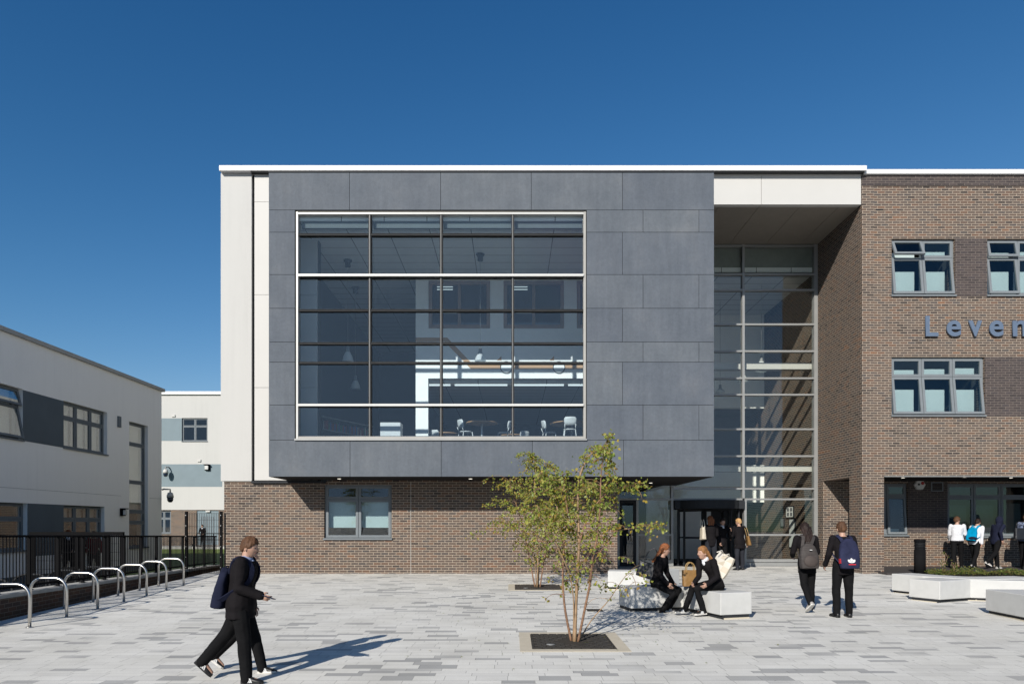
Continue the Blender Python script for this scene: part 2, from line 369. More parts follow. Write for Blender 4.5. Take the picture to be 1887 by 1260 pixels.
def window(parent, T, u0, u1, z0, z1, cols, zsplit, tilt=None, blind=None, lining=None, sill=True, fm='frame', rec=0.09, glassm='glass', deep=2.2, fixed=()):
    """u0..u1 / z0..z1 is the opening; cols = list of u boundaries (inner), zsplit = list of z boundaries (inner, high to low)"""
    tilt = tilt or {}; blind = blind or {}
    w = empty('window', (0,0,0), None, None); w.parent = parent; w.empty_display_size = 0.1; w.location = V(T((u0+u1)/2, 0, z0)) - woff(parent)
    us = [u0+0.03]+list(cols)+[u1-0.03]; zs = [z1-0.03]+list(zsplit)+[z0+0.05]
    f = MB(T); g = 0.022
    f.box(u0, u0+0.05, rec, rec+0.09, z0+0.05, z1); f.box(u1-0.05, u1, rec, rec+0.09, z0+0.05, z1)
    f.box(u0+0.05, u1-0.05, rec, rec+0.09, z1-0.05, z1); f.box(u0+0.05, u1-0.05, rec, rec+0.09, z0+0.05, z0+0.10)
    for c in cols: f.box(c-g, c+g, rec+0.004, rec+0.086, z0+0.10, z1-0.05)
    for z in zsplit:
        for i in range(len(us)-1): f.box(us[i]+g+0.004, us[i+1]-g-0.004, rec+0.006, rec+0.084, z-g, z+g)
    f.build('frame', m[fm], w)
    for i in range(len(us)-1):
        for j in range(len(zs)-1):
            if (i, j) in fixed: continue
            a = R(tilt.get((i, j), 0)); zt = zs[j]-0.006
            def T2(u, d, z, a=a, zt=zt, T=T):
                h = zt-z; dd = d-rec
                return T(u, rec + dd*math.cos(a) - h*math.sin(a), zt - h*math.cos(a) - dd*math.sin(a))
            s = MB(T2); x0, x1, q0, q1 = us[i]+0.008, us[i+1]-0.008, zs[j+1]+0.006, zs[j]-0.006
            ring(s, x0, x1, q0, q1, 0.072, rec-0.018, rec+0.04); s.build('sash', m[fm], w)
            p = MB(T2); p.box(x0+0.06, x1-0.06, rec+0.004, rec+0.014, q0+0.06, q1-0.06); p.build('pane', m[glassm], w)
            bl = blind.get((i, j), blind.get('all'))
            if bl:
                k = MB(T); zz = q1+(q0-q1)*bl[1]; k.box(x0+0.03, x1-0.10, rec+0.19, rec+0.20, zz, q1+(q0-q1)*bl[0]); k.build('blind', bl[2] if len(bl) > 2 else m['blind'], w)
    if sill:
        s = MB(T); s.hexa([(u0-0.02, -0.055, z0-0.01), (u1+0.02, -0.055, z0-0.01), (u1+0.02, rec+0.02, z0+0.005), (u0-0.02, rec+0.02, z0+0.005),
                           (u0-0.02, -0.055, z0+0.035), (u1+0.02, -0.055, z0+0.035), (u1+0.02, rec+0.02, z0+0.05), (u0-0.02, rec+0.02, z0+0.05)])
        s.build('sill', m[fm], w)
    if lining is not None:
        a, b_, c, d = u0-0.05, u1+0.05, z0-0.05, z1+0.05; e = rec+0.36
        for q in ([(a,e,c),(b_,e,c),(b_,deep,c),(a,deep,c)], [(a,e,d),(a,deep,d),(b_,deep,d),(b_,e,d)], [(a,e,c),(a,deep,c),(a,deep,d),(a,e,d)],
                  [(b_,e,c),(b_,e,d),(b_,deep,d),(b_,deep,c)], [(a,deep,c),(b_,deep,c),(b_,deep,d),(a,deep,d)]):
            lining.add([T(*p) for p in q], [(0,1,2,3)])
    return w

# ------------------------------------------------------------------ the setting
g = MB(); ys = [-60, -10, 20.42, 23.38]
g.add([(-600, -400, gz(-10)), (600, -400, gz(-10)), (600, -10, gz(-10)), (-600, -10, gz(-10)), (600, 23.38, 0.045), (-9.4, 23.38, 0.045), (-8.45, -10, gz(-10)), (-8.45, 10.5, gz(10.5))],
      [(0, 1, 2, 6, 3), (6, 2, 4, 5, 7)])
tag(g.build('plaza', m['paving']), kind='structure')
g = MB(); g.add([(-600, -10, -0.46), (-8.3, -10, -0.46), (-8.3, 9, -0.42), (-9.3, 23.6, -0.42), (-600, 23.6, -0.42)], [(0, 1, 2, 3, 4)])
tag(g.build('path', m['asphalt']), kind='structure')
g = MB(); g.add([(-600, 23.6, -0.42), (-8.6, 23.6, -0.42), (-8.6, 52, -0.30), (-600, 52, -0.30)], [(0, 1, 2, 3)])
tag(g.build('lawn', m['lawn']), kind='structure')
g = MB(); g.add([(-900, 23.4, -0.62), (900, 23.4, -0.62), (900, 1500, -0.62), (-900, 1500, -0.62)], [(0, 1, 2, 3)])
tag(g.build('terrain', m['lawn']), kind='structure')
w_ = MB(); w_.box(10.95, 22, 19.95, 22.958, -0.2, 0.052)
tag(w_.build('walkway', m['asphalt']), kind='structure')

# ------------------------------------------------------------------ main school building
FA = 20.42; FB = 18.90; FG = 23.40
SB = empty('school_building', (0, FA, 0), 'three storey brown brick and white school with a glazed charcoal box over its entrance', 'school building')
TY = lambda y0: (lambda u, d, z: (u, y0+d, z))
line = MB()
GW = (-5.62, -3.60, 1.02, 2.655)
wall(-8.61, 3.15, -0.3, 2.76, 20.42, 20.80, [GW]).build('brick_wall', m['brick'], SB)
b = MB(); b.box(-5.5, 3.15, 20.426, 20.8, 2.765, 3.4); b.build('brick_wall', m['brick'], SB)
wall(20.80, 44.0, -0.6, 2.76, 8.61, 8.25, [], lambda u, d, z: (-d, u, z)).build('brick_wall', m['brick'], SB)
window(SB, TY(20.42), *GW, [-4.61], [2.22], blind={(0, 0): (0, .05, m['blindgrey']), (0, 1): (0.0, .74, m['blind']), (1, 1): (0.0, .74, m['blind'])}, lining=line)
b = MB(); b.box(-8.69, -7.77, 20.37, 20.75, 2.76, 11.93); b.box(-8.69, -8.3, 20.75, 44, 2.76, 11.93); b.build('render_wall', m['render'], SB)
b = MB(); x = px(757, FA); b.box(x-0.006, x+0.006, 20.413, 20.4195, -0.1, 2.75); b.build('movement_joint', m['stone'], SB)
b = MB(); b.box(-7.80, -5.8, 20.50, 20.74, 2.77, 11.93); b.build('panel_backing', m['dark'], SB)
b = MB()
for a, c in zip((2.785, 5.555, 8.325, 11.095), (5.545, 8.315, 11.085, 11.93)): b.box(-7.69, -5.82, 20.385, 20.46, a, c)
b.build('white_cladding', m['white'], SB)
b = MB(); b.box(-7.77, -5.55, 20.33, 20.419, 2.70, 2.762); b.build('trim_shade_strip', m['darkmetal'], SB)
b = MB(); b.box(-8.665, 10.50, 20.20, 20.9, 11.935, 12.08); b.build('coping', m['coping'], SB)
b = MB(); b.box(-7.75, 10.455, 20.24, 20.365, 11.90, 11.934); b.build('trim_shade_strip', m['dark'], SB)  # dark strip that paints the shade line under the coping
b = MB(); b.box(10.50, 19.0, 20.32, 20.9, 11.90, 12.03); b.build('coping', m['coping'], SB)
b = MB(); b.box(-8.5, 18.9, 20.9, 44, 11.6, 11.9); b.build('roof', m['asphalt'], SB)

# charcoal cladding box
xs = lambda x: px(x, FB); zz = lambda y: pz(y, FB)
rows = [(318, 387, [495, 644, 812, 979, 1147, 1316]), (387, 428, [1081, 1185, 1288, 1316]), (428, 506, [1081, 1147, 1316]), (506, 568, [1081, 1185, 1288, 1316]),
        (568, 630, [1081, 1147, 1316]), (630, 667, [1081, 1185, 1288, 1316]), (667, 746, [1081, 1147, 1316]), (746, 810.5, [1081, 1185, 1288, 1316]), (810.5, 878, [495, 645, 813, 981, 1149, 1316])]
b = MB(); j = 0.006
for k, (ya, yb, cs) in enumerate(rows):
    prs = list(zip(cs, cs[1:])) + ([(495, 543.5)] if 0 < k < 8 else [])
    for a, c in prs:
        b.box(xs(a)+j, xs(c)-j, FB, FB+0.025, zz(yb)+j, zz(ya)-j)
X0, X1, ZB, ZT = xs(495), xs(1316), zz(878), zz(318)
for k, (ya, yb, cs) in enumerate(rows):
    for a, c in ((FB+0.03, 20.9), (20.91, FG)): b.box(X1-0.03, X1, a, c, zz(yb)+j, zz(ya)-j)
    b.box(X0, X0+0.025, FB+0.03, 20.36, zz(yb)+j, zz(ya)-j)
b.build('cladding', m['clad'], SB)
HX0, HX1, HZ0, HZ1 = xs(544), xs(1080.5), zz(810), zz(388)
wall(X0+0.03, X1-0.035, ZB+0.01, ZT-0.01, FB+0.027, FB+0.05, [(HX0, HX1, HZ0, HZ1)]).build('cladding_backing', m['dark'], SB)
wall(X0+0.03, X1-0.035, ZB+0.1, ZT-0.01, FB+0.052, FB+0.25, [(HX0, HX1, HZ0, HZ1)]).build('interior_wall', m['intwhite'], SB)
b = MB(); b.box(X0, X1, FB-0.02, 20.36, ZT, ZT+0.05); b.build('box_capping', m['darkmetal'], SB)
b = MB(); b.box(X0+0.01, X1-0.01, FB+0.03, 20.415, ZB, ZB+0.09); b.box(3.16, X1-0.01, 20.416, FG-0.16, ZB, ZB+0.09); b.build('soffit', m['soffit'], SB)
for X, Y in ((-5.0, 19.75), (-1.2, 19.75), (4.41, 21.7)):
    d = MB(); d.lathe([(0.05, ZB-0.006), (0.05, ZB-0.001)], (X, Y, 0), 14); d.build('downlight', m['lamp'], SB)

# library window
LW = empty('window', (0,0,0), None, None); LW.parent = SB; LW.location = V((HX0, FB+0.1, HZ0)) - woff(SB)
WY = FB+0.09
wx = [547, 680.5, 812.5, 945, 1077.5]; wy = [391.5, 430, 507, 570, 631, 667, 746, 805.5]
b = MB(); e = 0.0
b.box(HX0+0.016, xs(548.4), FB+0.03, WY+0.1, HZ0+0.03, HZ1-0.02); b.box(xs(549), xs(1075.5), FB+0.03, WY+0.1, zz(393.6), HZ1-0.04)
b.build('frame', m['whiteglare'], LW)  # left and top of the frame: glare put into a whiter colour
b = MB(); b.box(xs(1075.5), HX1-0.01, FB+0.03, WY+0.1, HZ0+0.03, HZ1-0.02); b.box(xs(549), xs(1075.5), FB+0.03, WY+0.1, HZ0+0.03, zz(803.5)); b.build('frame', m['silvershade'], LW)  # same frame metal, coloured darker for its shaded right and bottom
b = MB(); b.box(HX0-0.01, HX1+0.01, FB-0.05, FB+0.2, HZ0-0.02, HZ0+0.028); b.build('sill', m['silver'], LW)
b = MB()
for x in wx[1:-1]: b.box(xs(x)-0.036, xs(x)+0.036, WY-0.03, WY+0.14, zz(803.5), zz(394.5))
b.build('mullion', m['mull'], LW)
b = MB()
for x in wx[1:-1]: b.box(xs(x)-0.012, xs(x)-0.001, WY-0.042, WY-0.031, zz(803.5), zz(394.5))
b.build('mullion_cap', m['capgrey'], LW)
for y in wy[1:-1]:
    if y in (507, 746):
        b = MB(); b.box(xs(549), xs(1075.5)-0.002, FB-0.02, WY-0.045, zz(y)-0.031, zz(y)+0.031); b.build('transom', m['whiteglare'], LW)
        b = MB(); b.box(xs(549), xs(1075.5), WY-0.028, WY+0.138, zz(y)-0.038, zz(y)+0.038); b.build('transom', m['darkmetal'], LW)
    else:
        b = MB(); b.box(xs(549), xs(1075.5), WY-0.028, WY+0.138, zz(y)-0.032, zz(y)+0.026); b.box(xs(549), xs(1075.5), WY-0.04, WY-0.03, zz(y)+0.006, zz(y)+0.015)
        b.build('transom', m['mull'], LW)
for i in range(4):
    for k in range(7):
        b = MB(); b.box(xs(wx[i])+0.02, xs(wx[i+1])-0.02, WY+0.05, WY+0.06, zz(wy[k+1])+0.02, zz(wy[k])-0.02); q_ = random.Random(i*9+k); c0, cx_, cz_ = b.v[0].copy(), q_.uniform(-.004, .004), q_.uniform(-.004, .004)
        for v_ in b.v: v_.y += cx_*(v_.x-c0.x)+cz_*(v_.z-c0.z)
        b.build('pane', m['glasslib'], LW)
    b = MB(); b.box(xs(wx[i])+0.05, xs(wx[i+1])-0.05, WY+0.2, WY+0.3, HZ1-0.36, HZ1-0.02); b.build('blind', m['blindgrey'], LW)

# library interior
LF = 3.95; LC = 9.98; LB = 23.6
b = MB(); b.box(X0+0.04, X1-0.04, FB+0.26, 34, LF-0.25, LF); b.build('library_floor', m['floor'], SB)
b = MB(); b.box(X0+0.04, X1-0.04, FB+0.26, 34, LC, LC+0.15); b.build('library_ceiling', m['ceil'], SB)
b = MB(); b.box(X0+0.04, X0+0.14, FB+0.26, 34, LF, LC); b.build('interior_wall', m['libwall'], SB)
b = MB(); b.box(X1-0.20, X1-0.04, FB+0.26, 34, 2.9, LC); b.build('interior_wall', m['intwhite'], SB)
cl = [(px(790, LB), px(903, LB)), (px(928, LB), px(1039, LB)), (px(1063, LB), px(1175, LB) - 0.5)]
cz0, cz1 = pz(605, LB), pz(518, LB)
hd = pz(697, LB)
wall(px(766, LB), X1-0.21, LF, LC, LB, LB+0.25, [(px(789, LB), X1-0.3, LF, hd)] + [(a, c, cz0, cz1) for a, c in cl]).build('interior_wall', m['intwhite'], SB)
for a, c in cl:
    iw = empty('interior_window', (0,0,0), None, None); iw.parent = SB; iw.location = V((a, LB, cz0)) - woff(SB)
    f = MB(); ring(f, a, c, cz0, cz1, 0.12, LB-0.03, LB+0.2); f.box((a+c)/2-0.05, (a+c)/2+0.05, LB-0.028, LB+0.19, cz0+0.12, cz1-0.12); f.build('frame', m['brownframe'], iw)
    f = MB(); f.box(a+0.1, (a+c)/2-0.04, LB+0.08, LB+0.1, cz0+0.1, cz1-0.1); f.box((a+c)/2+0.04, c-0.1, LB+0.08, LB+0.1, cz0+0.1, cz1-0.1); f.build('pane', m['ink'], iw)
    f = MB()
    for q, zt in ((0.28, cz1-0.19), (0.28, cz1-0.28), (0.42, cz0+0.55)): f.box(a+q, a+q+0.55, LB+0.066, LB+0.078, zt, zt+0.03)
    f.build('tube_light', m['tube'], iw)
b = MB(); b.box(px(766, LB), X1-0.21, LB+0.26, 33.8, 6.42, 6.55); b.build('library_ceiling', m['ceil'], SB)
b = MB(); b.box(X0+0.15, X1-0.21, 33.8, 34, LF, LC); b.build('interior_wall', m['libwall'], SB)
b = MB(); b.box(px(766, LB), px(766, LB)+0.2, LB+0.26, 33.8, 6.56, LC); b.build('interior_wall', m['libwall'], SB)
for x0, x1 in ((790, 830), (838, 935), (943, 1039), (1047, 1076)):
    d = MB(); d.box(px(x0, 24.1), px(x1, 24.1), 24.06, 24.14, 6.36, 6.4); d.build('glow_strip', m['strip'], SB)  # emissive strips added to draw the bright line under the header
for X, Y in ((-1.6, 28.5), (1.2, 28.5), (3.8, 28.5)):
    d = MB(); d.box(X-0.5, X+0.5, Y-0.08, Y+0.08, 6.39, 6.415); d.build('tube_light', m['tube'], SB)
# painted ribbon on the wall
b = MB(); q = lambda x, y: (px(x, LB), pz(y, LB))
pp = [q(766, 622), q(824, 622), q(872, 672), q(1074, 672), q(1074, 680), q(868, 680), q(820, 630), q(766, 630)]
n_ = len(pp)
for tri in ((0, 1, 6, 7), (1, 2, 5, 6), (2, 3, 4, 5)):
    b.hexa([(pp[i][0], LB-0.012, pp[i][1]) for i in tri] + [(pp[i][0], LB-0.003, pp[i][1]) for i in tri])
for cx_, in ((921,), (1018,)):
    a, c, d = q(cx_-5, 664), q(cx_+3, 664), q(cx_+3, 656)
    b.add([(a[0], LB-0.012, a[1]), (c[0], LB-0.012, c[1]), (d[0], LB-0.012, d[1]), (a[0], LB-0.003, a[1]), (c[0], LB-0.003, c[1]), (d[0], LB-0.003, d[1])], [(0,1,2),(3,5,4),(0,3,4,1),(1,4,5,2),(2,5,3,0)])
b.build('wall_ribbon', m['peach'], SB)
for cx_ in (933, 1030):
    c = q(cx_, 677); b = MB()
    b.tube([(c[0]+0.2*math.cos(k*math.pi/12), LB-0.03, c[1]+0.2*math.sin(k*math.pi/12)) for k in range(25)], 0.012, 6)
    b.build('wall_ring', m['darkmetal'], SB)
    b = MB(); b.T = lambda x, y, z, c=c: (c[0]+x, LB-0.02+z*0.004, c[1]+y)
    b.lathe([(0.19, 0), (0.19, 1)], (0,0,0), 24, smooth=False); b.build('wall_disc', m['intwhite'], SB)

# recess beside the box
RX = 10.46
b = MB(); b.box(X1+0.005, px(1403, FA)-0.006, 20.42, 20.6, 11.03, 11.93); b.box(px(1403, FA)+0.006, RX-0.02, 20.42, 20.6, 11.03, 11.93); b.build('fascia', m['white'], SB)
b = MB(); sx = [X1+0.01, px(1327, FA), px(1401.8, FA), px(1478, FA), px(1551, FA), RX-0.005]
for a, c in zip(sx, sx[1:]): b.box(a+0.006, c-0.006, 20.61, FG-0.08, 11.03, 11.07)
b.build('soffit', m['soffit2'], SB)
b = MB(); b.box(X1+0.01, RX-0.004, 20.61, FG+0.2, 11.08, 11.2); b.build('soffit_backing', m['dark'], SB)
wall(20.42, 33.0, -0.3, 11.9, RX, RX+0.36, [(21.17, 22.955, -0.3, 2.92)], lambda u, d, z: (d, u, z)).build('brick_wall', m['brick'], SB)

# right wing
W1 = (px(1643, FA), px(1760, FA), pz(546, FA), pz(440, FA)); W2 = (px(1819, FA), px(1819, FA)+1.9, pz(546, FA), pz(440, FA))
W3 = (px(1643, FA), px(1815, FA), pz(767, FA), pz(657.5, FA)); W4 = (W3[1]+1.5, W3[1]+4.0, W3[2], W3[3])
BAY = (px(1629, FA), 18.6, -0.3, pz(877.5, FA))
wall(RX+0.361, 19.0, -0.3, 11.9, 20.42, 20.80, [W1, W2, W3, BAY]).build('brick_wall', m['brick'], SB)
b = MB(); b.box(RX, RX+0.36, 20.405, 20.419, -0.3, 11.9); b.build('brick_wall', m['brick'], SB)
cw = lambda W: [(W[0]+W[1])/2]
bl = {'all': (0.30, 1.0, m['blind']), (0, 0): (0.55, 1.0), (1, 0): (0.5, 1.0), (2, 0): (0.45, 1.0)}
window(SB, TY(20.42), *W1, cw(W1), [W1[3]-0.55], tilt={(0, 0): 24, (0, 1): 7, (1, 1): 7}, blind=bl, lining=line)
window(SB, TY(20.42), *W2, cw(W2), [W2[3]-0.55], tilt={(0, 0): 12, (0, 1): 8}, blind=bl, lining=line)
t3 = (W3[1]-W3[0])/3
window(SB, TY(20.42), *W3, [W3[0]+t3, W3[0]+2*t3], [W3[3]-0.58], tilt={(0, 1): 7, (1, 1): 7, (2, 1): 7}, blind=bl, lining=line)
b = MB(); b.box(W1[1], W2[0], 20.412, 20.419, W1[2], W1[3]); b.box(W3[1], 19.0, 20.412, 20.419, W3[2], W3[3]); b.box(RX, 19.0, 20.397, 20.404, pz(343, FA), 11.895)
b.build('dark_brick_panel', m['darkbrick'], SB)
b = MB(); b.box(px(1614, FA), px(1627, FA), 20.409, 20.4185, pz(387.5, FA), pz(386, FA)+0.01); b.build('weep_slot', m['dark'], SB)
b = MB(); b.box(BAY[0], 18.6, 20.40, 20.43, BAY[3]-0.012, BAY[3]+0.012); b.build('lintel', m['silver'], SB)
BK = 22.96
G1 = (px(1598, BK), px(1673, BK), pz(987, BK), pz(891, BK)); G2 = (px(1746, BK), px(1746, BK)+3.7, pz(990, BK), pz(891, BK))
wall(RX+0.361, 19.0, -0.3, 2.95, BK, BK+0.38, [G1, G2]).build('brick_wall', m['brick'], SB)
b = MB(); b.box(G1[1], G2[0], BK-0.008, BK-0.001, G1[2]+0.12, 2.9); b.build('dark_brick_panel', m['darkbrick'], SB)
window(SB, TY(BK), *G1, cw(G1), [G1[3]-0.42], tilt={(1, 1): 5}, blind={(1, 1): (0.86, 1.0, m['blind'])}, lining=line)
u = G2[0]; pt = 0.925
window(SB, TY(BK), *G2, [u+pt, u+2*pt, u+3*pt], [G2[3]-0.45], blind={(0, 1): (0.2, 0.98, m['blindgrey']), (1, 1): (0.2, 0.98, m['blindgrey']), (2, 1): (0.15, 0.98, m['blindgrey'])}, lining=line)
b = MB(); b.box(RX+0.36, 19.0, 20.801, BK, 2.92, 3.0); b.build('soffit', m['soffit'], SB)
for x, y in ((1664, 21.2), (1778, 20.95), (1863, 21.2)):
    d = MB(); d.lathe([(0.045, 2.912), (0.045, 2.918)], (px(x, y), y, 0), 12); d.build('downlight', m['lamp'], SB)
d = MB(); a, c, e_, f_ = px(1715, BK), px(1737, BK), pz(905, BK), pz(888, BK)
ring(d, a, c, e_, f_, 0.03, BK-0.04, BK-0.009); d.build('vent_frame', m['frame'], SB)
d = MB()
for k in range(6): d.box(a+0.03, c-0.03, BK-0.03, BK-0.01, e_+0.03+k*0.045, e_+0.05+k*0.045)
d.build('vent_grille', m['darkmetal'], SB)
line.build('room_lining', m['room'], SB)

# atrium behind the glazed wall
AF = 0.05; AB = 28.3
b = MB(); b.box(-6.0, RX-0.005, FG-0.1, 33, -0.1, AF); b.build('lobby_floor', m['floor'], SB)
b = MB(); b.box(X1-0.03, RX-0.005, FG+0.1, AB+0.1, 10.14, 10.3); b.build('atrium_ceiling', m['ceil'], SB)
b = MB(); b.box(X1-0.1, RX-0.005, FG+0.14, FG+0.2, 10.045, 11.07); b.build('spandrel_panel', m['spandrel'], SB)
b = MB(); b.box(-5.9, X1-0.21, FG+0.2, 33, 2.85, 2.95); b.build('lobby_ceiling', m['intgrey'], SB)
ax = lambda x: px(x, AB); az = lambda y: pz(y, AB)
wall(X1-0.03, RX-0.005, AF, 10.14, AB, AB+0.2, [(ax(1310), RX-0.005, az(857), az(752)), (ax(1310), RX-0.005, AF, az(925))]).build('interior_wall', m['intwhite'], SB)
b = MB(); b.box(X1-0.03, RX-0.005, 30.6, 30.8, AF, 7.0); b.build('interior_wall', m['intgrey'], SB)
b = MB(); b.box(X1-0.03, RX-0.005, AB+0.21, 30.59, az(857)-0.2, az(857)); b.box(X1-0.03, RX-0.005, AB+0.21, 30.59, az(752), az(752)+0.15); b.build('landing_floor', m['intgrey'], SB)
b = MB(); b.box(px(1372, 30), px(1374.5, 30), 30.45, 30.59, az(857), pz(825, 30)); b.box(px(1381, 30), px(1399, 30), 30.45, 30.59, az(857), pz(825, 30)); b.build('interior_door', m['wood'], SB)
b = MB(); b.box(-6, -5.8, FG, 33, AF, 2.84); b.box(-5.8, X1-0.04, 29.5, 29.7, AF, 2.84); b.build('interior_wall', m['libwall'], SB)
for y0, y1 in ((668, 680), (858, 868.5)):
    b = MB(); Y = FG+0.42; b.box(X1+0.0, px(1499, Y), Y, Y+0.3, pz(y1, Y), pz(y0, Y)); b.build('beam', m['white'], SB)

# glazed entrance wall
CW = empty('glazed_wall', (0,0,0), None, None); CW.parent = SB; CW.location = V((X1, FG, 0)) - woff(SB)
gx = lambda x: px(x, FG); gy = lambda y: pz(y, FG)
hl = [454, 506.5, 535.4, 598.5, 647.7, 697.4, 727.6, 791, 840.4, 900.3, 919.5]
vx = [X1-0.05, gx(1369), gx(1501)]
GB = gz(FG)
def mull(x, za, zb): 
    b = MB(); b.box(x-0.04, x+0.04, FG-0.07, FG+0.13, za, zb); b.build('mullion', m['silver'], CW)
for x in (gx(1369), gx(1501)): mull(x, gy(919.5)+0.03 if x < gx(1400) else GB, gy(454)+0.06)
mull(gx(1372.5), GB, gy(919.5)-0.03); mull(gx(1238), GB, ZB-0.005); mull(gx(1174), GB, gy(919.5)-0.03); mull(gx(1139), GB, ZB-0.005)
def tran(x0, x1, z, h=0.03, nm='transom'):
    b = MB(); b.box(x0+0.041, x1-0.041, FG-0.065, FG+0.12, z-h, z+h); b.build(nm, m['silver'], CW)
for y in hl[:-2]:
    tran(X1-0.06, gx(1369), gy(y)); tran(gx(1369), gx(1501), gy(y))
tran(gx(1238), gx(1369), gy(900.3)); tran(gx(1369), gx(1501), gy(900.3))
tran(gx(1139)-0.0, gx(1238), gy(919.5)); tran(gx(1238), gx(1369)+0.0, gy(919.5)); tran(gx(1369), gx(1501), gy(919.5))
tran(gx(1372.5), gx(1501), gy(985)); tran(gx(1372.5), gx(1501), GB+0.06, 0.06); tran(gx(1372.5), gx(1501), GB+0.19, 0.05)
tran(gx(1174), gx(1238), gy(985)); tran(gx(1174), gx(1238), GB+0.05, 0.05); tran(gx(1174), gx(1238), GB+0.16, 0.05)
def pane(x0, x1, z0, z1, nm='glassat'):
    b = MB(); b.box(x0+0.02, x1-0.02, FG+0.0, FG+0.012, z0+0.015, z1-0.015); q_ = random.Random(int(x0*100+z0*1000)); c0, cx_, cz_ = b.v[0].copy(), q_.uniform(-.004, .004), q_.uniform(-.004, .004)
    for v_ in b.v: v_.y += cx_*(v_.x-c0.x)+cz_*(v_.z-c0.z)
    b.build('pane', m[nm], CW)
for a, c in zip(hl, hl[1:]):
    if c <= 840.5: pane(vx[0], vx[1], gy(c), gy(a))
    pane(vx[1], vx[2], gy(c), gy(a))
pane(vx[0], vx[1], gy(897), gy(840.4)); pane(gx(1238), vx[1], gy(919.5), gy(900.3)); pane(gx(1238), X1-0.05, gy(900.3), ZB)
pane(gx(1139), gx(1238), gy(919.5), ZB)
pane(gx(1372.5), vx[2], gy(985), gy(919.5)); pane(gx(1372.5), vx[2], GB+0.23, gy(985)); pane(gx(1174), gx(1238), gy(985), gy(919.5)); pane(gx(1174), gx(1238), GB+0.2, gy(985))
b = MB(); b.box(gx(1501)+0.041, RX-0.003, FG-0.06, FG+0.1, GB, gy(454)+0.06); b.build('mullion', m['silver'], CW)
# side door
DR = empty('door', (0,0,0), None, None); DR.parent = SB; DR.location = V((gx(1155), FG, GB)) - woff(SB)
b = MB(); ring(b, gx(1141), gx(1172), GB+0.02, gy(921.5), 0.1, FG-0.05, FG+0.03); b.box(gx(1141)+0.1, gx(1172)-0.1, FG-0.05, FG+0.03, gy(985)-0.02, gy(985)+0.02); b.build('door_frame', m['darkmetal'], DR)
b = MB(); b.box(gx(1141)+0.09, gx(1172)-0.09, FG-0.02, FG-0.008, GB+0.1, gy(931)); b.build('pane', m['glassat'], DR)
b = MB(); b.tube([(gx(1163), FG-0.05, 0.9), (gx(1163), FG-0.1, 0.9), (gx(1163), FG-0.1, 1.4), (gx(1163), FG-0.05, 1.4)], 0.014, 6); b.build('handle', m['steel'], DR)
# revolving door
RV = empty('revolving_door', (0,0,0), None, None); RV.parent = SB; RC = V((gx(1305.5), FG+0.55, GB)); RV.location = RC - woff(SB)
rr = gx(1371.5)-gx(1305.5); zc0, zc1 = gy(937), gy(921.5)
b = MB(); b.lathe([(rr, zc0), (rr, zc1)], (RC.x, RC.y, 0), 48, smooth=False); b.box(gx(1239)+0.045, gx(1372)-0.045, FG-0.16, FG-0.09, zc0, zc1); b.build('canopy', m['darkmetal'], RV)
b = MB(); b.lathe([(rr-0.02, GB+0.002), (rr-0.02, GB+0.012)], (RC.x, RC.y, 0), 48); b.build('floor_mat', m['asphalt'], RV)
for s in (-1, 1):
    b = MB()
    for a0 in (28, 0, -28):
        a = R(90-90*s+a0); b.tube([(RC.x+(rr-0.05)*math.cos(a), RC.y+(rr-0.05)*math.sin(a), GB+0.01), (RC.x+(rr-0.05)*math.cos(a), RC.y+(rr-0.05)*math.sin(a), zc0)], 0.035, 6, smooth=False)
    for k in range(6):
        a, c = R(90-90*s-28+k*56/6), R(90-90*s-28+(k+1)*56/6)
        pq = [(RC.x+r*math.cos(t), RC.y+r*math.sin(t)) for t in (a, c) for r in (rr-0.07, rr-0.03)]
        b.hexa([(*pq[0], GB+0.01), (*pq[1], GB+0.01), (*pq[3], GB+0.01), (*pq[2], GB+0.01), (*pq[0], GB+0.12), (*pq[1], GB+0.12), (*pq[3], GB+0.12), (*pq[2], GB+0.12)])
    b.build('door_frame', m['darkmetal'], RV)
    b = MB()
    for k in range(8):
        a, c = R(90-90*s-27+k*54/8), R(90-90*s-27+(k+1)*54/8)
        pq = [(RC.x+r*math.cos(t), RC.y+r*math.sin(t)) for t in (a, c) for r in (rr-0.056, rr-0.046)]
        b.hexa([(*pq[0], GB+0.12), (*pq[1], GB+0.12), (*pq[3], GB+0.12), (*pq[2], GB+0.12), (*pq[0], zc0), (*pq[1], zc0), (*pq[3], zc0), (*pq[2], zc0)])
    b.build('curved_glass', m['glassat'], RV)
for k in range(4):
    a = R(38+90*k); d = V((math.cos(a), math.sin(a), 0)); nn = V((-d.y, d.x, 0))*0.025
    def T5(u, v_, z, d=d, nn=nn): return RC*1 + d*u + nn*v_ + V((0, 0, z-RC.z))
    lf = MB(T5); ring(lf, 0.03, rr-0.1, GB+0.03, zc0-0.01, 0.07, -1, 1); lf.box(0.1, rr-0.17, -1, 1, 0.98, 1.03); o = lf.build('door_leaf', m['darkmetal'], RV)
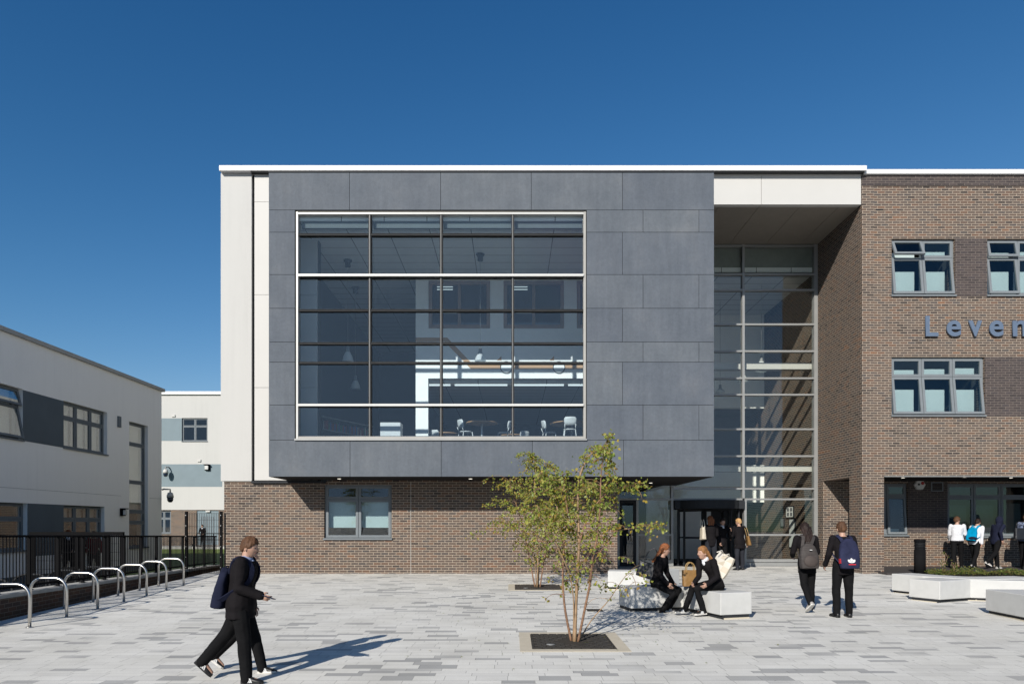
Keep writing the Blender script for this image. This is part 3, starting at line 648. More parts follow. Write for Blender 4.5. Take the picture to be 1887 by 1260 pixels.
# ------------------------------------------------------------------ pale building on the left, rear building
LBX = -15.4
LBd = empty('classroom_block', (LBX, 26, -0.42), 'two storey pale grey rendered block in its own shade behind the black railings', 'school building')
TX = lambda u, d, z: (LBX-d, u, z)
ly = lambda x: F*LBX/(x-CX)                      # depth at which column x meets this wall
lz = lambda y, Y: pz(y, Y)
ya, yb = ly(117), ly(197.5)
U1 = (ya, yb, 4.08, 5.72); U0 = (ya-4.6, ya-1.95, 4.08, 5.72); D1 = (ya, ly(192.5), 0.62, 2.14); D0 = (ya-4.6, ya-1.75, 0.62, 2.14)
TW = (ly(238), ly(272.5), 0.5, 5.62)
wall(12.0, 30.0, -0.5, 7.30, 0, 0.35, [U1, U0, D1, D0, TW], TX).build('render_wall', m['rendershade'], LBd)
b = MB(); b.box(LBX-14, LBX-0.35, 29.6, 30.0, -0.5, 7.30); b.box(LBX-14, LBX-0.351, 12.0, 12.4, -0.5, 7.3); b.build('render_wall', m['rendershade'], LBd)
b = MB(TX); b.box(11.9, 30.12, -0.10, 0.4, 7.30, 7.43); b.build('coping', m['stone'], LBd)
b = MB(); b.box(LBX-14, LBX-0.41, 12.1, 29.9, 7.1, 7.25); b.build('roof', m['asphalt'], LBd)
b = MB(TX); b.box(U0[1], U1[0], -0.006, -0.001, 4.10, 5.70); b.box(12.0, U0[0], -0.006, -0.001, 4.10, 5.70); b.build('colour_band', m['slate'], LBd)
b = MB(TX); b.box(D0[1], D1[0], -0.006, -0.001, 0.45, 2.14); b.box(12.0, D0[0], -0.006, -0.001, 0.45, 2.14); b.build('colour_band', m['slate'], LBd)
b = MB(TX); b.box(12.0, 30.01, -0.008, -0.001, -0.5, -0.15); b.build('plinth', m['slate'], LBd)
ll = MB()
t3 = (U1[1]-U1[0])/3
bw = {'all': (0.0, 1.0, m['blindlight'])}
window(LBd, TX, *U1, [U1[0]+t3, U1[0]+2*t3], [U1[3]-0.55], blind=bw, lining=ll, rec=0.14, glassm='glassleft')
window(LBd, TX, *U0, [U0[0]+1.35], [U0[3]-0.55], blind=bw, lining=ll, rec=0.14, tilt={(1, 0): 15, (1, 1): 12}, glassm='glassleft')
t4 = (D1[1]-D1[0])/3
window(LBd, TX, *D1, [D1[0]+t4, D1[0]+2*t4], [D1[3]-0.5], blind={(0, 0): (0, 1, m['blindlight']), (1, 0): (0, 1, m['blindlight']), (2, 0): (0, 1, m['blindlight'])}, lining=ll, rec=0.14, glassm='glassleft')
window(LBd, TX, *D0, [D0[0]+1.4], [D0[3]-0.5], lining=ll, rec=0.14, glassm='glassleft')
window(LBd, TX, *TW, [], [4.75, 3.2, 2.0, 1.55], blind={(0, 0): (0, 1, m['blindlight']), (0, 1): (0, 1, m['blindlight']), (0, 2): (0, 1, m['blindlight'])}, lining=ll, rec=0.14, glassm='glassleft')
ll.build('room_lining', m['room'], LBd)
b = MB(TX); Yv = ly(218.5); b.box(Yv-0.09, Yv+0.09, -0.06, -0.002, pz(787, Yv), pz(767, Yv)); b.build('vent_box', m['frame'], LBd)
b = MB(TX); b.box(12, 26.9, -0.004, -0.001, 2.585, 2.60); b.box(29.0, 30, -0.004, -0.001, 2.585, 2.60); b.build('movement_joint', m['white'], LBd)

def wall_lamp(loc, face, label):
    o = empty('wall_lamp', loc, label, 'wall lamp', 'bulkhead lamps on the school walls'); f = V(face); l = V((-f.y, f.x, 0)); c = V(loc)
    b = MB(); b.obox(c+f*0.05, l*0.12, f*0.05, V((0, 0, 0.15))); b.build('back_box', m['black'], o)
    b = MB(); b.obox(c+f*0.14+V((0, 0, -0.02)), l*0.09, f*0.04, V((0, 0, 0.10))); b.build('lens', m['alarm'], o, bevel=0.02)
    b = MB(); b.obox(c+f*0.12+V((0, 0, 0.13)), l*0.125, f*0.09, V((0, 0, 0.02))); b.build('hood', m['black'], o)
    return o
Yw = ly(224); wall_lamp((LBX, Yw, pz(943, Yw)), (1, 0, 0), 'black bulkhead lamp on the shaded grey wall beside the tall stair window')
def dome_camera(loc, arm, label, s=1.0):
    o = empty('security_camera', loc, label, 'security camera', 'dome cameras on the school walls'); c = V(loc); a = V(arm); e_ = c+a
    b = MB(); b.tube([c, c+a*0.25+V((0, 0, 0.03)), e_+V((0, 0, 0.02)), e_+V((0, 0, -0.12*s))], 0.035*s, 8); b.build('bracket', m['silver'], o)
    b = MB(); b.lathe([(0.03, 0), (0.10*s, -0.03*s), (0.14*s, -0.14*s), (0.145*s, -0.24*s)], e_+V((0, 0, -0.1*s)), 14); b.build('housing', m['white'], o)
    b = MB(); b.lathe([(0.13*s, 0), (0.125*s, -0.1*s), (0.08*s, -0.19*s), (0.01, -0.21*s)], e_+V((0, 0, -0.345*s)), 14); b.build('dome', m['ink'], o)
    return o
dome_camera((LBX+0.0, 30.02, pz(902, 30)), (0.32, 0.10, 0), 'white dome camera on an arm at the corner of the shaded grey block')

RB = 52.0
RBd = empty('rear_block', (-20, RB, -0.3), 'three storey white rendered block seen in the gap beside the shaded block', 'school building')
TR = TY(RB); rx = lambda x: px(x, RB); rz = lambda y: pz(y, RB)
RW = (rx(335), rx(382.5), rz(813.5), rz(770)); RW0 = (rx(286), rx(314.5), rz(983), rz(940.5)); DW = (rx(362), rx(402.5), rz(1004), rz(940))
wall(-34, -8, rz(939), rz(727), RB, RB+0.35, [RW]).build('render_wall', m['render'], RBd)
wall(-34, -8, -0.6, rz(939), RB+0.03, RB+0.35, [RW0, DW]).build('brick_wall', m['brick'], RBd)
b = MB(); b.box(-34.2, -8, RB-0.15, RB+0.5, rz(727), rz(721.5)); b.build('coping', m['coping'], RBd)
b = MB(); b.box(-34, -8, RB+0.5, RB+14, rz(727)-0.4, rz(727)-0.1); b.build('roof', m['asphalt'], RBd)
b = MB(); b.box(-34, RW[0], RB-0.006, RB-0.001, rz(812), rz(770.5)); b.build('colour_band', m['bluegrey'], RBd)
b = MB(); b.box(-34, rx(409.5), RB-0.006, RB-0.001, rz(896.5), rz(855)); b.build('colour_band', m['bluegrey'], RBd)
lr = MB()
window(RBd, TR, *RW, [(RW[0]+RW[1])/2], [RW[3]-0.62], lining=lr, rec=0.12)
window(RBd, TY(RB+0.03), *RW0, [RW0[0]+0.62], [RW0[3]-0.6], lining=lr, rec=0.12)
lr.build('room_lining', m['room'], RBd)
dz = MB(); dz.box(DW[0], DW[1], RB+0.1, RB+0.16, DW[2], DW[3]); dz.build('door', m['bluegrey'], RBd)
dz = MB(); n7 = 7
for k in range(n7):
    a = DW[0]+0.3+k*(DW[1]-DW[0]-0.6)/n7; dz.box(a, a+0.06, RB+0.08, RB+0.099, DW[2]+0.2, DW[3]-0.45)
dz.build('door_rib', m['frame'], RBd)
dz = MB(); dz.box(rx(379), rx(387), RB-0.02, RB+0.02, rz(943), rz(940.2)); dz.build('door_sign', m['white'], RBd)
for x, y in ((316, 846.5), (317, 764)):
    b = MB(); b.box(rx(x)+(2.0 if y > 800 else 0), rx(x+6)+(2.0 if y > 800 else 0), RB-0.08, RB-0.002, rz(y+4), rz(y)); b.build('vent_box', m['white'], RBd)
b = MB(); b.box(-34, -8, 49.5, RB+0.029, -0.62, rz(1005)); b.build('plinth_step', m['stone'], RBd)
wall_lamp((rx(383), RB-0.007, rz(861)), (0, -1, 0), 'floodlight on the lower blue-grey band of the white rear block').scale = (1.5, 1.5, 1.5)
dome_camera((rx(312), RB-0.007, rz(861.5)), (-0.05, -0.45, 0), 'white dome camera on the lower blue-grey band of the rear block', 1.3)
# hand rail in front of the rear door
hr = empty('handrail', (rx(385), 49.9, rz(1005)), 'black ramp handrail in front of the grey door of the rear block', 'handrail')
zb_ = rz(1005); P0, P1 = px(363, 49.9), px(412, 49.9)
b = MB(); b.tube([(P0-0.5, 49.9, zb_-0.3), (P0, 49.9, zb_+0.95), (P1, 49.9, zb_+0.95)], 0.03, 6); b.tube([(P0-0.1, 49.9, zb_+0.5), (P1, 49.9, zb_+0.5)], 0.025, 6); b.build('rail', m['black'], hr)
for k in range(4):
    b = MB(); x = P0+k*(P1-P0)/3.2; b.tube([(x, 49.9, zb_-0.1), (x, 49.9, zb_+0.95)], 0.03, 6); b.build('post', m['black'], hr)

# ------------------------------------------------------------------ dwarf wall, railings, gate, bike hoops
wl = lambda Y: -8.7-0.111*(Y-11.6)               # line of the dwarf wall's front face
wc = lambda Y: 0.27-0.0155*(Y-11.6)              # its coping level
Dw = empty('dwarf_wall', (wl(15), 15, 0), 'low red-brown brick wall with grey stone coping along the cycle stands', 'wall')
def strip(x_off0, x_off1, y0, y1, zb, zt, nm, mt, n=1):
    b = MB()
    for k in range(n):
        a = y0+(y1-y0)*k/n+(0.006 if n > 1 else 0); c = y0+(y1-y0)*(k+1)/n-(0.006 if n > 1 else 0)
        b.hexa([(wl(a)+x_off0, a, zb(a)), (wl(a)+x_off1, a, zb(a)), (wl(c)+x_off1, c, zb(c)), (wl(c)+x_off0, c, zb(c)),
                (wl(a)+x_off0, a, zt(a)), (wl(a)+x_off1, a, zt(a)), (wl(c)+x_off1, c, zt(c)), (wl(c)+x_off0, c, zt(c))])
    return b.build(nm, mt, Dw)
strip(-0.30, 0.0, 9.6, 23.6, lambda Y: -0.5, lambda Y: wc(Y)-0.066, 'brick_wall', m['redbrick'])
strip(-0.34, 0.035, 9.6, 23.6, lambda Y: wc(Y)-0.065, lambda Y: wc(Y), 'coping', m['stone'], 16)
Fn = empty('railing_fence', (wl(15), 15, 0.2), 'black steel bar railings standing on the dwarf wall beside the cycle stands', 'railing')
fo = -0.15; ft = lambda Y: wc(Y)+1.0-0.002*(Y-11.6)
fp = lambda Y, z: V((wl(Y)+fo, Y, z))
b = MB(); b.tube([fp(9.7, ft(9.7)), fp(23.5, ft(23.5))], 0.022, 6, smooth=False); b.build('rail', m['black'], Fn)
b = MB(); b.tube([fp(9.7, wc(9.7)+0.09), fp(23.5, wc(23.5)+0.09)], 0.022, 6, smooth=False); b.build('rail', m['black'], Fn)
Y = 9.8; bars = 0
while Y < 23.5:
    if abs(((Y-9.8) % 0.96)) > 0.05:
        b = MB(); c = fp(Y, 0); b.box(c.x-0.007, c.x+0.007, c.y-0.007, c.y+0.007, wc(Y)+0.09, ft(Y)); bars += 1
        if bars == 1: barb = MB()
        barb.v += []; o_ = len(barb.v); barb.v += b.v; barb.f += [[i+o_ for i in f] for f in b.f]; barb.m += b.m; barb.sm += b.sm
    Y += 0.096
bo = barb.build('bar_infill', m['black'], Fn)
Y = 9.8
while Y < 23.5:
    b = MB(); c = fp(Y, 0); b.box(c.x-0.03, c.x+0.03, c.y-0.02, c.y+0.02, wc(Y)+0.003, ft(Y)-0.02); b.box(c.x-0.05, c.x+0.05, c.y-0.05, c.y+0.05, wc(Y)+0.001, wc(Y)+0.012); b.build('post', m['black'], Fn)
    Y += 0.96

def mesh_panel(parent, p0, p1, z0, z1, dx=0.055, nz=6, r=0.0035):
    p0, p1 = V(p0), V(p1); L = (p1-p0).length; n = max(2, int(L/dx)); b = MB()
    for k in range(n+1):
        c = p0+(p1-p0)*k/n; b.box(c.x-r, c.x+r, c.y-r, c.y+r, z0, z1)
    for k in range(nz+1):
        z = z0+(z1-z0)*k/nz; b.tube([p0+V((0, -0.008, z)), p1+V((0, -0.008, z))], r*1.3, 4, smooth=False)
    return b.build('mesh_panel', m['black'], parent)
GT = empty('mesh_gate', (-9.2, 20.3, 0), 'tall black wire mesh gate closing the gap against the brick corner', 'gate')
gp = [(px(343.5, 20.32), 20.32), (px(409.5, 20.32)-0.03, 20.32)]
for x, y in gp:
    b = MB(); b.box(x-0.035, x+0.035, y-0.035, y+0.035, -0.05, pz(942, 20.32)); b.build('post', m['black'], GT)
    b = MB()
    for k in range(6): b.box(x-0.012, x+0.012, y-0.05, y-0.036, 0.18+k*0.31, 0.205+k*0.31)
    b.build('fixing_clip', m['steel'], GT)
mesh_panel(GT, (gp[0][0]+0.04, 20.32, 0), (gp[1][0]-0.04, 20.32, 0), 0.02, 1.80, 0.05, 9)
# darker mesh enclosure behind the railings
ME = empty('mesh_enclosure', (-12.6, 18.5, -0.42), 'black mesh enclosure with a thick frame behind the railings', 'enclosure')
Ye = 17.2; e0, e1 = px(56, Ye), px(228, Ye); zt_ = pz(979.5, Ye)
b = MB(); b.box(e0, e1, Ye-0.04, Ye+0.04, zt_-0.08, zt_); b.box(e0, e1, Ye-0.03, Ye+0.03, 0.0, 0.05); b.build('frame_rail', m['black'], ME)
for x in (56, 61, 143, 198, 227): b = MB(); X = px(x, Ye); b.box(X-0.045, X+0.045, Ye-0.045, Ye+0.045, -0.42, zt_-0.081); b.build('post', m['black'], ME)
mesh_panel(ME, (e0, Ye-0.01, 0), (e1, Ye-0.01, 0), -0.3, zt_-0.08, 0.06, 7, 0.004)
b = MB(); X = px(140, Ye); ring(b, X-0.28, X+0.12, 0.16, 0.4, 0.05, Ye-0.08, Ye-0.045); b.build('lock_box', m['black'], ME)

def hoop_mesh(w=0.62, h=0.70, r=0.024, rc=0.2):
    pts = [(-w/2, 0, 0), (-w/2, 0, h-rc)]
    for k in range(1, 9): a = math.pi-k*math.pi/16; pts.append((-w/2+rc+rc*math.cos(a), 0, h-rc-r+rc*math.sin(a)))
    for k in range(0, 9): a = math.pi/2-k*math.pi/16; pts.append((w/2-rc+rc*math.cos(a), 0, h-rc-r+rc*math.sin(a)))
    pts += [(w/2, 0, 0)]
    b = MB(); b.tube(pts, r, 12)
    return b
hp = empty('cycle_stand', (0, 0, 0), 'x', 'cycle stand', 'stainless cycle stands along the dwarf wall')
hoop_mesh().build('hoop', m['steel'], hp)
for s in (-0.31, 0.31):
    b = MB(); b.lathe([(0.055, 0.001), (0.055, 0.008), (0.026, 0.012)], (s, 0, 0), 14); b.build('base_plate', m['steel'], hp)
hl_ = ['nearest stainless cycle stand, cut by the edge of the view', 'second stainless cycle stand from the camera along the dwarf wall', 'third stainless cycle stand from the camera along the dwarf wall',
       'middle stainless cycle stand of the row along the dwarf wall', 'third stainless cycle stand from the mesh gate', 'second stainless cycle stand from the mesh gate', 'stainless cycle stand nearest the mesh gate, last of the row']
for k in range(7):
    Y = 10.7+6.2*k/6; X = -7.56-0.57*k/6-0.31
    o = hp if k == 0 else copy_tree(hp)
    o.location = (X, Y, gz(Y)); o['label'] = hl_[k]
# dark hoops on the lower side of the wall
h2 = empty('lower_cycle_stand', (0, 0, 0), 'dark steel cycle stand on the lower side of the dwarf wall, mostly hidden', 'cycle stand', 'cycle stands behind the dwarf wall')
hoop_mesh(0.8, 0.88, 0.024, 0.28).build('hoop', m['darkmetal'], h2)
for k in range(5):
    o = h2 if k == 0 else copy_tree(h2)
    Y = 11.6+k*1.25; o.location = (wl(Y)-0.95, Y, -0.42)

# ------------------------------------------------------------------ tree pits with grates
def tree_pit(x0, y0, label):
    o = empty('tree_grate', (x0+0.72, y0+0.72, gz(y0+0.72)), label, 'tree grate', 'tree grates in the paving')
    S = 1.44; w = 0.16
    def slab(b, xa, xb, ya_, yb_, dz0, dz1):
        b.hexa([(xa, ya_, gz(ya_)+dz0), (xb, ya_, gz(ya_)+dz0), (xb, yb_, gz(yb_)+dz0), (xa, yb_, gz(yb_)+dz0), (xa, ya_, gz(ya_)+dz1), (xb, ya_, gz(ya_)+dz1), (xb, yb_, gz(yb_)+dz1), (xa, yb_, gz(yb_)+dz1)])
    b = MB(); slab(b, x0, x0+S, y0, y0+w, -0.05, 0.005); slab(b, x0, x0+S, y0+S-w, y0+S, -0.05, 0.005); slab(b, x0, x0+w, y0+w, y0+S-w, -0.05, 0.005); slab(b, x0+S-w, x0+S, y0+w, y0+S-w, -0.05, 0.005)
    b.build('stone_edging', m['beige'], o)
    b = MB(); slab(b, x0+w, x0+S-w, y0+w, y0+S-w, -0.03, 0.0035); b.build('soil', m['soil'], o)
    b = MB(); rnd = random.Random(int(x0*100)); a0 = x0+w+0.01; L = S-2*w-0.02; n = 11; d = L/n
    for i in range(n):
        for jx in range(8):
            cx_, cy_ = a0+(jx+0.5+(0.5 if i % 2 else 0)*0.9)*L/8.6, y0+w+0.01+(i+0.5)*d
            if (cx_-x0-0.72)**2+(cy_-y0-0.72)**2 < 0.22**2 or cx_+L/17.6 > a0+L: continue
            slab(b, cx_-L/17.4+0.008, cx_+L/17.4-0.008, cy_-d/2+0.012, cy_+d/2-0.006, 0.004, 0.014)
    slab(b, a0, a0+0.02, y0+w+0.01, y0+w+0.01+L, 0.004, 0.012); slab(b, a0+L-0.02, a0+L, y0+w+0.01, y0+w+0.01+L, 0.004, 0.012)
    b.build('grate', m['iron'], o)
    b = MB(); c = (x0+0.42, y0+0.42, gz(y0+0.42)+0.016); b.lathe([(0.06, 0), (0.06, 0.006)], c, 16); b.build('watering_cap', m['silver'], o)
    return o
tree_pit(0.105, 8.80, 'square tree grate with beige edging under the nearer tree')
tree_pit(-0.09, 15.86, 'square tree grate with beige edging under the farther tree')

# ------------------------------------------------------------------ benches
def bench(front, width, label, name='bench', h=0.44):
    """front: polyline (x, y) of the seat's front edge from left to right; the seat lies behind it"""
    P = [V((a, c)) for a, c in front]; n = len(P); back = []
    for i, p in enumerate(P):
        ds = []
        if i: ds.append((P[i]-P[i-1]).normalized())
        if i < n-1: ds.append((P[i+1]-P[i]).normalized())
        d = sum(ds, V((0, 0))).normalized(); nn = V((-d.y, d.x)); k = 1/max(0.5, nn.dot(V((-ds[0].y, ds[0].x))))
        back.append(p+nn*width*k)
    poly = [tuple(p) for p in P]+[tuple(p) for p in back[::-1]]
    c = sum(P, V((0, 0)))/n; zb = min(gz(p[1]) for p in poly); zt = gz(c.y)+h
    o = empty(name, (c.x, c.y, gz(c.y)), label, 'bench', 'angular white concrete benches on the plaza')
    mid = V((sum(p[0] for p in poly)/len(poly), sum(p[1] for p in poly)/len(poly)))
    b = MB(); b.prism(poly, gz(c.y)+0.065, zt); b.build('seat_block', m['concrete'], o, bevel=0.012)
    def inset(q, i):
        cc = (V(P[min(i, n-1)])+back[min(i, n-1)])/2; return tuple(V(q)+(cc-V(q)).normalized()*0.06)
    pl = [inset(tuple(P[i]), i) for i in range(n)]+[inset(tuple(back[i]), i) for i in range(n-1, -1, -1)]
    b = MB(); b.prism(pl, zb-0.02, gz(c.y)+0.064); b.build('plinth', m['darkmetal'], o)
    b = MB(); pl2 = [tuple(V(q)+(V(q)-mid).normalized()*0.01) for q in pl]; b.prism(pl2, zb-0.02, gz(c.y)+0.018); b.build('footing', m['beige'], o)
    return o
def gp_(x, y):                                   # point of the plaza seen at pixel x, y
    Y = (CZ+0.015*20.42)*F/((y-HY)+0.015*F); return (px(x, Y), Y)
A, B_, C_ = gp_(1163, 1127), gp_(1258, 1124), gp_(1328, 1141.5)
bench([A, (B_[0], B_[1]), C_], 0.62, 'white concrete bench where the two girls sit')
bench([gp_(1120, 1086.5), gp_(1190, 1088), gp_(1252, 1080)], 0.62, 'white concrete bench just behind the one where girls sit')
bench([gp_(1643, 1091), gp_(1700, 1098), gp_(1800, 1107), (gp_(1800, 1107)[0]+1.5, gp_(1800, 1107)[1]+0.25)], 0.62, 'white concrete bench nearest the black bollard')
bench([gp_(1732, 1111), gp_(1788, 1106.5), gp_(1900, 1111)], 0.66, 'middle white concrete bench of the three near the planting bed')
bench([gp_(1816, 1129), gp_(1890, 1146), (gp_(1890, 1146)[0]+1.0, gp_(1890, 1146)[1]+0.1)], 0.66, 'nearest of the three white benches, cut by the edge of the view')

# ------------------------------------------------------------------ bollard, alarm, letters, bed
bo = empty('bollard', (px(1695, 19.7), 19.7, gz(19.7)), 'black cylindrical bollard light beside the planting bed', 'bollard light')
c = bo.location
b = MB(); b.lathe([(0.15, 0), (0.15, 0.76)], c, 24); b.build('post', m['black'], bo)
b = MB(); b.lathe([(0.135, 0.745), (0.135, 0.97)], c, 20); b.build('lens', m['darkmetal'], bo)
for k in range(4):
    b = MB(); b.lathe([(0.15, 0.785+k*0.045), (0.15, 0.81+k*0.045)], c, 24, smooth=False); b.build('louvre', m['black'], bo)
b = MB(); b.lathe([(0.15, 0.965), (0.15, 1.045), (0.14, 1.055)], c, 24); b.build('cap', m['black'], bo)
al = empty('alarm_box', (px(1693, BK), BK-0.009, pz(893, BK)), 'white hexagonal alarm box on the dark wall under the overhang', 'alarm'); c = al.location
b = MB(lambda x, y, z: (c.x+x, c.y-z, c.z+y)); b.lathe([(0.19, 0.0), (0.19, 0.06), (0.165, 0.09)], (0, 0, 0), 6, smooth=False); b.build('case', m['alarm'], al)
b = MB(lambda x, y, z: (c.x+0.07+x, c.y-0.091-z, c.z+0.05+y)); b.lathe([(0.055, 0.0), (0.05, 0.02)], (0, 0, 0), 14); b.build('beacon', m['red'], al)
b = MB(); b.box(c.x-0.09, c.x-0.02, c.y-0.095, c.y-0.0905, c.z-0.02, c.z+0.04); b.build('maker_mark', m['darkmetal'], al)

SG = empty('sign', (px(1795, FA), FA-0.06, pz(620, FA)), 'sky-tinted grey metal letters spelling Leven on the brown brick wall', 'sign')
def glyph(ch, x0, x1, y0, y1):
    cu = bpy.data.curves.new('letter', 'FONT'); cu.body = ch; cu.extrude = 0.03; cu.offset = 0.022; cu.bevel_depth = 0.0
    tmp = bpy.data.objects.new('letter', cu); COL.objects.link(tmp)
    dg = bpy.context.evaluated_depsgraph_get(); me = bpy.data.meshes.new_from_object(tmp.evaluated_get(dg))
    bpy.data.objects.remove(tmp)
    a = [min(v.co[i] for v in me.vertices) for i in range(3)]; c = [max(v.co[i] for v in me.vertices) for i in range(3)]
    for v in me.vertices:
        X = x0+(v.co.x-a[0])/(c[0]-a[0])*(x1-x0); Z = y0+(v.co.y-a[1])/(c[1]-a[1])*(y1-y0)
        v.co = V((X, FA-0.055-(v.co.z-a[2])/(c[2]-a[2])*0.04, Z))-SG.location
    me.materials.clear(); me.materials.append(m['signsky'])
    o = bpy.data.objects.new('letter', me); COL.objects.link(o); o.parent = SG
zt1, zt2, zt3 = pz(583.5, FA), pz(592, FA), pz(621, FA)
for ch, a, c in (('L', 1702.5, 1725.8), ('e', 1741.5, 1767.7), ('v', 1781.5, 1806), ('e', 1820, 1845.5), ('n', 1862.5, 1888.5)):
    glyph(ch, px(a, FA), px(c, FA), zt3, zt1 if ch == 'L' else zt2)

# planting bed
b = MB(); b.hexa([(11.75, 18.9, -0.1), (19, 18.55, -0.1), (19, 19.98, -0.1), (11.3, 19.98, -0.1), (11.75, 18.9, 0.03), (19, 18.55, 0.03), (19, 19.94, 0.03), (11.3, 19.94, 0.03)])
tag(b.build('planting_bed', m['soil']), kind='structure')
b = MB(); b.hexa([(11.72, 18.78, -0.1), (19, 18.43, -0.1), (19, 18.54, -0.1), (11.72, 18.89, -0.1), (11.72, 18.78, 0.035), (19, 18.43, 0.035), (19, 18.54, 0.035), (11.72, 18.89, 0.035)])
tag(b.build('kerb', m['beige']), kind='structure')
rnd = random.Random(5)
b = MB()
for k in range(5200):
    x = rnd.uniform(11.8, 18.8); y = rnd.uniform(18.95, 19.9)
    hgt = 0.05+0.22*max(0, noise.noise(V((x*1.7, y*2.3, 3)))+0.35)*rnd.random()
    c = V((x, y, 0.03+hgt)); s = rnd.uniform(0.02, 0.045)
    d = V((rnd.uniform(-1, 1), rnd.uniform(-1, 1), rnd.uniform(-0.2, 0.8))).normalized(); e_ = d.orthogonal().normalized()
    b.add([c-d*s, c+e_*s*0.5, c+d*s, c-e_*s*0.5], [(0, 1, 2, 3)])
    if k % 12 == 0: b.tube([(x, y, 0.03), c], 0.004, 3)
tag(b.build('ground_cover', m['leafdark']), kind='stuff')
def sprig(x, y, h, n, seed, label):
    r_ = random.Random(seed); o = empty('shrub', (x, y, 0.03), label, 'shrub', 'upright sprigs in the planting bed')
    b = MB(); b2 = MB()
    for st in range(3):
        p = V((x+r_.uniform(-.03, .03), y+r_.uniform(-.03, .03), 0.03)); pts = [p]
        for k in range(5): p = p+V((r_.uniform(-.05, .05), r_.uniform(-.03, .03), h/5)); pts.append(p)
        b.tube(pts, [0.008]*4+[0.004]*2, 5)
        for k in range(n):
            q = pts[r_.randint(1, 5)]+V((r_.uniform(-.07, .07), r_.uniform(-.06, .06), r_.uniform(-.05, .05))); d = V((r_.uniform(-1, 1), r_.uniform(-1, 1), r_.uniform(-.3, .8))).normalized(); e_ = d.orthogonal().normalized(); s = 0.035
            b2.add([q-d*s, q+e_*s*0.5, q+d*s, q-e_*s*0.5], [(0, 1, 2, 3)])
    b.build('stem', m['bark2'], o); b2.build('foliage', m['leafdark'], o)
sprig(px(1737, 19.6), 19.6, 0.62, 12, 1, 'tall leafy sprig at the bollard end of the planting bed')
sprig(px(1758, 19.3), 19.3, 0.38, 12, 2, 'short leafy sprig beside the tallest sprig in the planting bed')

# drain cover on the plaza
dc = MB(); a_, b2_ = gp_(1083, 1126), gp_(1106, 1121.5)
dc.box(a_[0], b2_[0]+0.02, a_[1], b2_[1], gz(a_[1])-0.02, gz(b2_[1])+0.004)
tag(dc.build('drain_cover', m['iron'], org=(a_[0], a_[1], gz(a_[1]))), 'small black drain cover in the paving behind the nearer tree', 'drain cover')

# ------------------------------------------------------------------ furniture seen through the library glass and the lobby
def pendant(X, Y, zc, zd, label, r=0.17, canopy=True, top=LC):
    o = empty('pendant_lamp', (X, Y, zd), label, 'pendant lamp', 'glass pendant lamps inside the school')
    b = MB(); b.tube([(X, Y, zc+0.1), (X, Y, top-0.02)], 0.006, 5); b.build('cord', m['silver'], o)
    b = MB(); b.lathe([(0.02, 0.17), (0.05, 0.15), (0.055, 0.02), (0.075, 0.0), (0.075, -0.04)], (X, Y, zc), 14); b.build('lamp_holder', m['silver'], o)
    b = MB(); b.lathe([(0.05, zc-zd), (r*0.5, (zc-zd)*0.85+0.0), (r*0.85, (zc-zd)*0.45), (r, 0.02), (r*1.04, 0)], (X, Y, zd), 20); b.build('lamp_shade', m['lampglass'], o)
    if canopy: b = MB(); b.lathe([(0.09, -0.22), (0.09, -0.1), (0.14, -0.02)], (X, Y, top), 14); b.build('ceiling_cup', m['darkmetal'], o)
    return o
pendant(px(641, 22), 22, pz(647, 22), pz(665, 22), 'glass pendant lamp hanging higher in the dark end of the library')
pendant(px(655, 24.5), 24.5, pz(700, 24.5), pz(716, 24.5), 'glass pendant lamp hanging lowest in the dark end of the library')
pendant(px(885, 21.5), 21.5, pz(650, 21.5), pz(665, 21.5), 'glass pendant lamp against the sunlit library wall')
pendant(px(1403, 24.7), 24.7, pz(664, 24.7), pz(684.5, 24.7), 'pendant lamp at the white beam inside the entrance hall', 0.18, False, 10.14)
pendant(px(1369, 26.6), 26.6, pz(690, 26.6), pz(703, 26.6), 'pendant lamp half hidden by the mullion inside the entrance hall', 0.18, False, 10.14)
pendant(px(1327, 26.5), 26.5, pz(716, 26.5), pz(723, 26.5), 'pendant lamp hanging lowest beside the charcoal box in the hall', 0.18, False, 10.14)

def table(X, Y, r, label):
    o = empty('round_table', (X, Y, LF), label, 'table', 'round library tables')
    b = MB(); b.lathe([(r, 0.72), (r, 0.75)], (X, Y, LF), 32, smooth=False); b.build('tabletop', m['wood'], o)
    b = MB(); b.lathe([(0.035, 0.02), (0.035, 0.719)], (X, Y, LF), 10); b.build('pole', m['chairwhite'], o)
    b = MB(); b.lathe([(0.28, 0.001), (0.27, 0.02)], (X, Y, LF), 20); b.build('base', m['chairwhite'], o)
table(px(888, 21.7), 21.7, 0.5, 'round wooden library table in the third bay of the big window')
table(px(1054, 21.9), 21.9, 0.7, 'round wooden library table at the bright end of the big window')
table(px(822, 24.3), 24.3, 0.45, 'round wooden library table beside the sunlit post')
table(px(657, 24.6), 24.6, 0.4, 'round wooden library table below the bookcase')
table(px(945, 24.8), 24.8, 0.45, 'low seeming round wooden table farther back between two chairs')
ch = empty('chair', (0, 0, 0), 'x', 'chair', 'white library chairs')
b = MB(); b.rings([[V((0.2*math.cos(t), 0.0+0.2*math.sin(t)*0.95, z)) for t in [k*math.pi/8 for k in range(16)]] for z in (0.43, 0.455)]); b.build('seat', m['chairwhite'], ch)
b = MB()
rr_ = []
for z, w, d_ in ((0.56, 0.17, 0.205), (0.66, 0.205, 0.225), (0.76, 0.205, 0.245), (0.81, 0.16, 0.255)):
    rr_.append([V((w*math.sin(t), -d_+0.07*(1-math.cos(t)), z)) for t in [-1.2+k*0.3 for k in range(9)]]+[V((w*math.sin(t), -d_+0.022+0.07*(1-math.cos(t)), z)) for t in [1.2-k*0.3 for k in range(9)]])
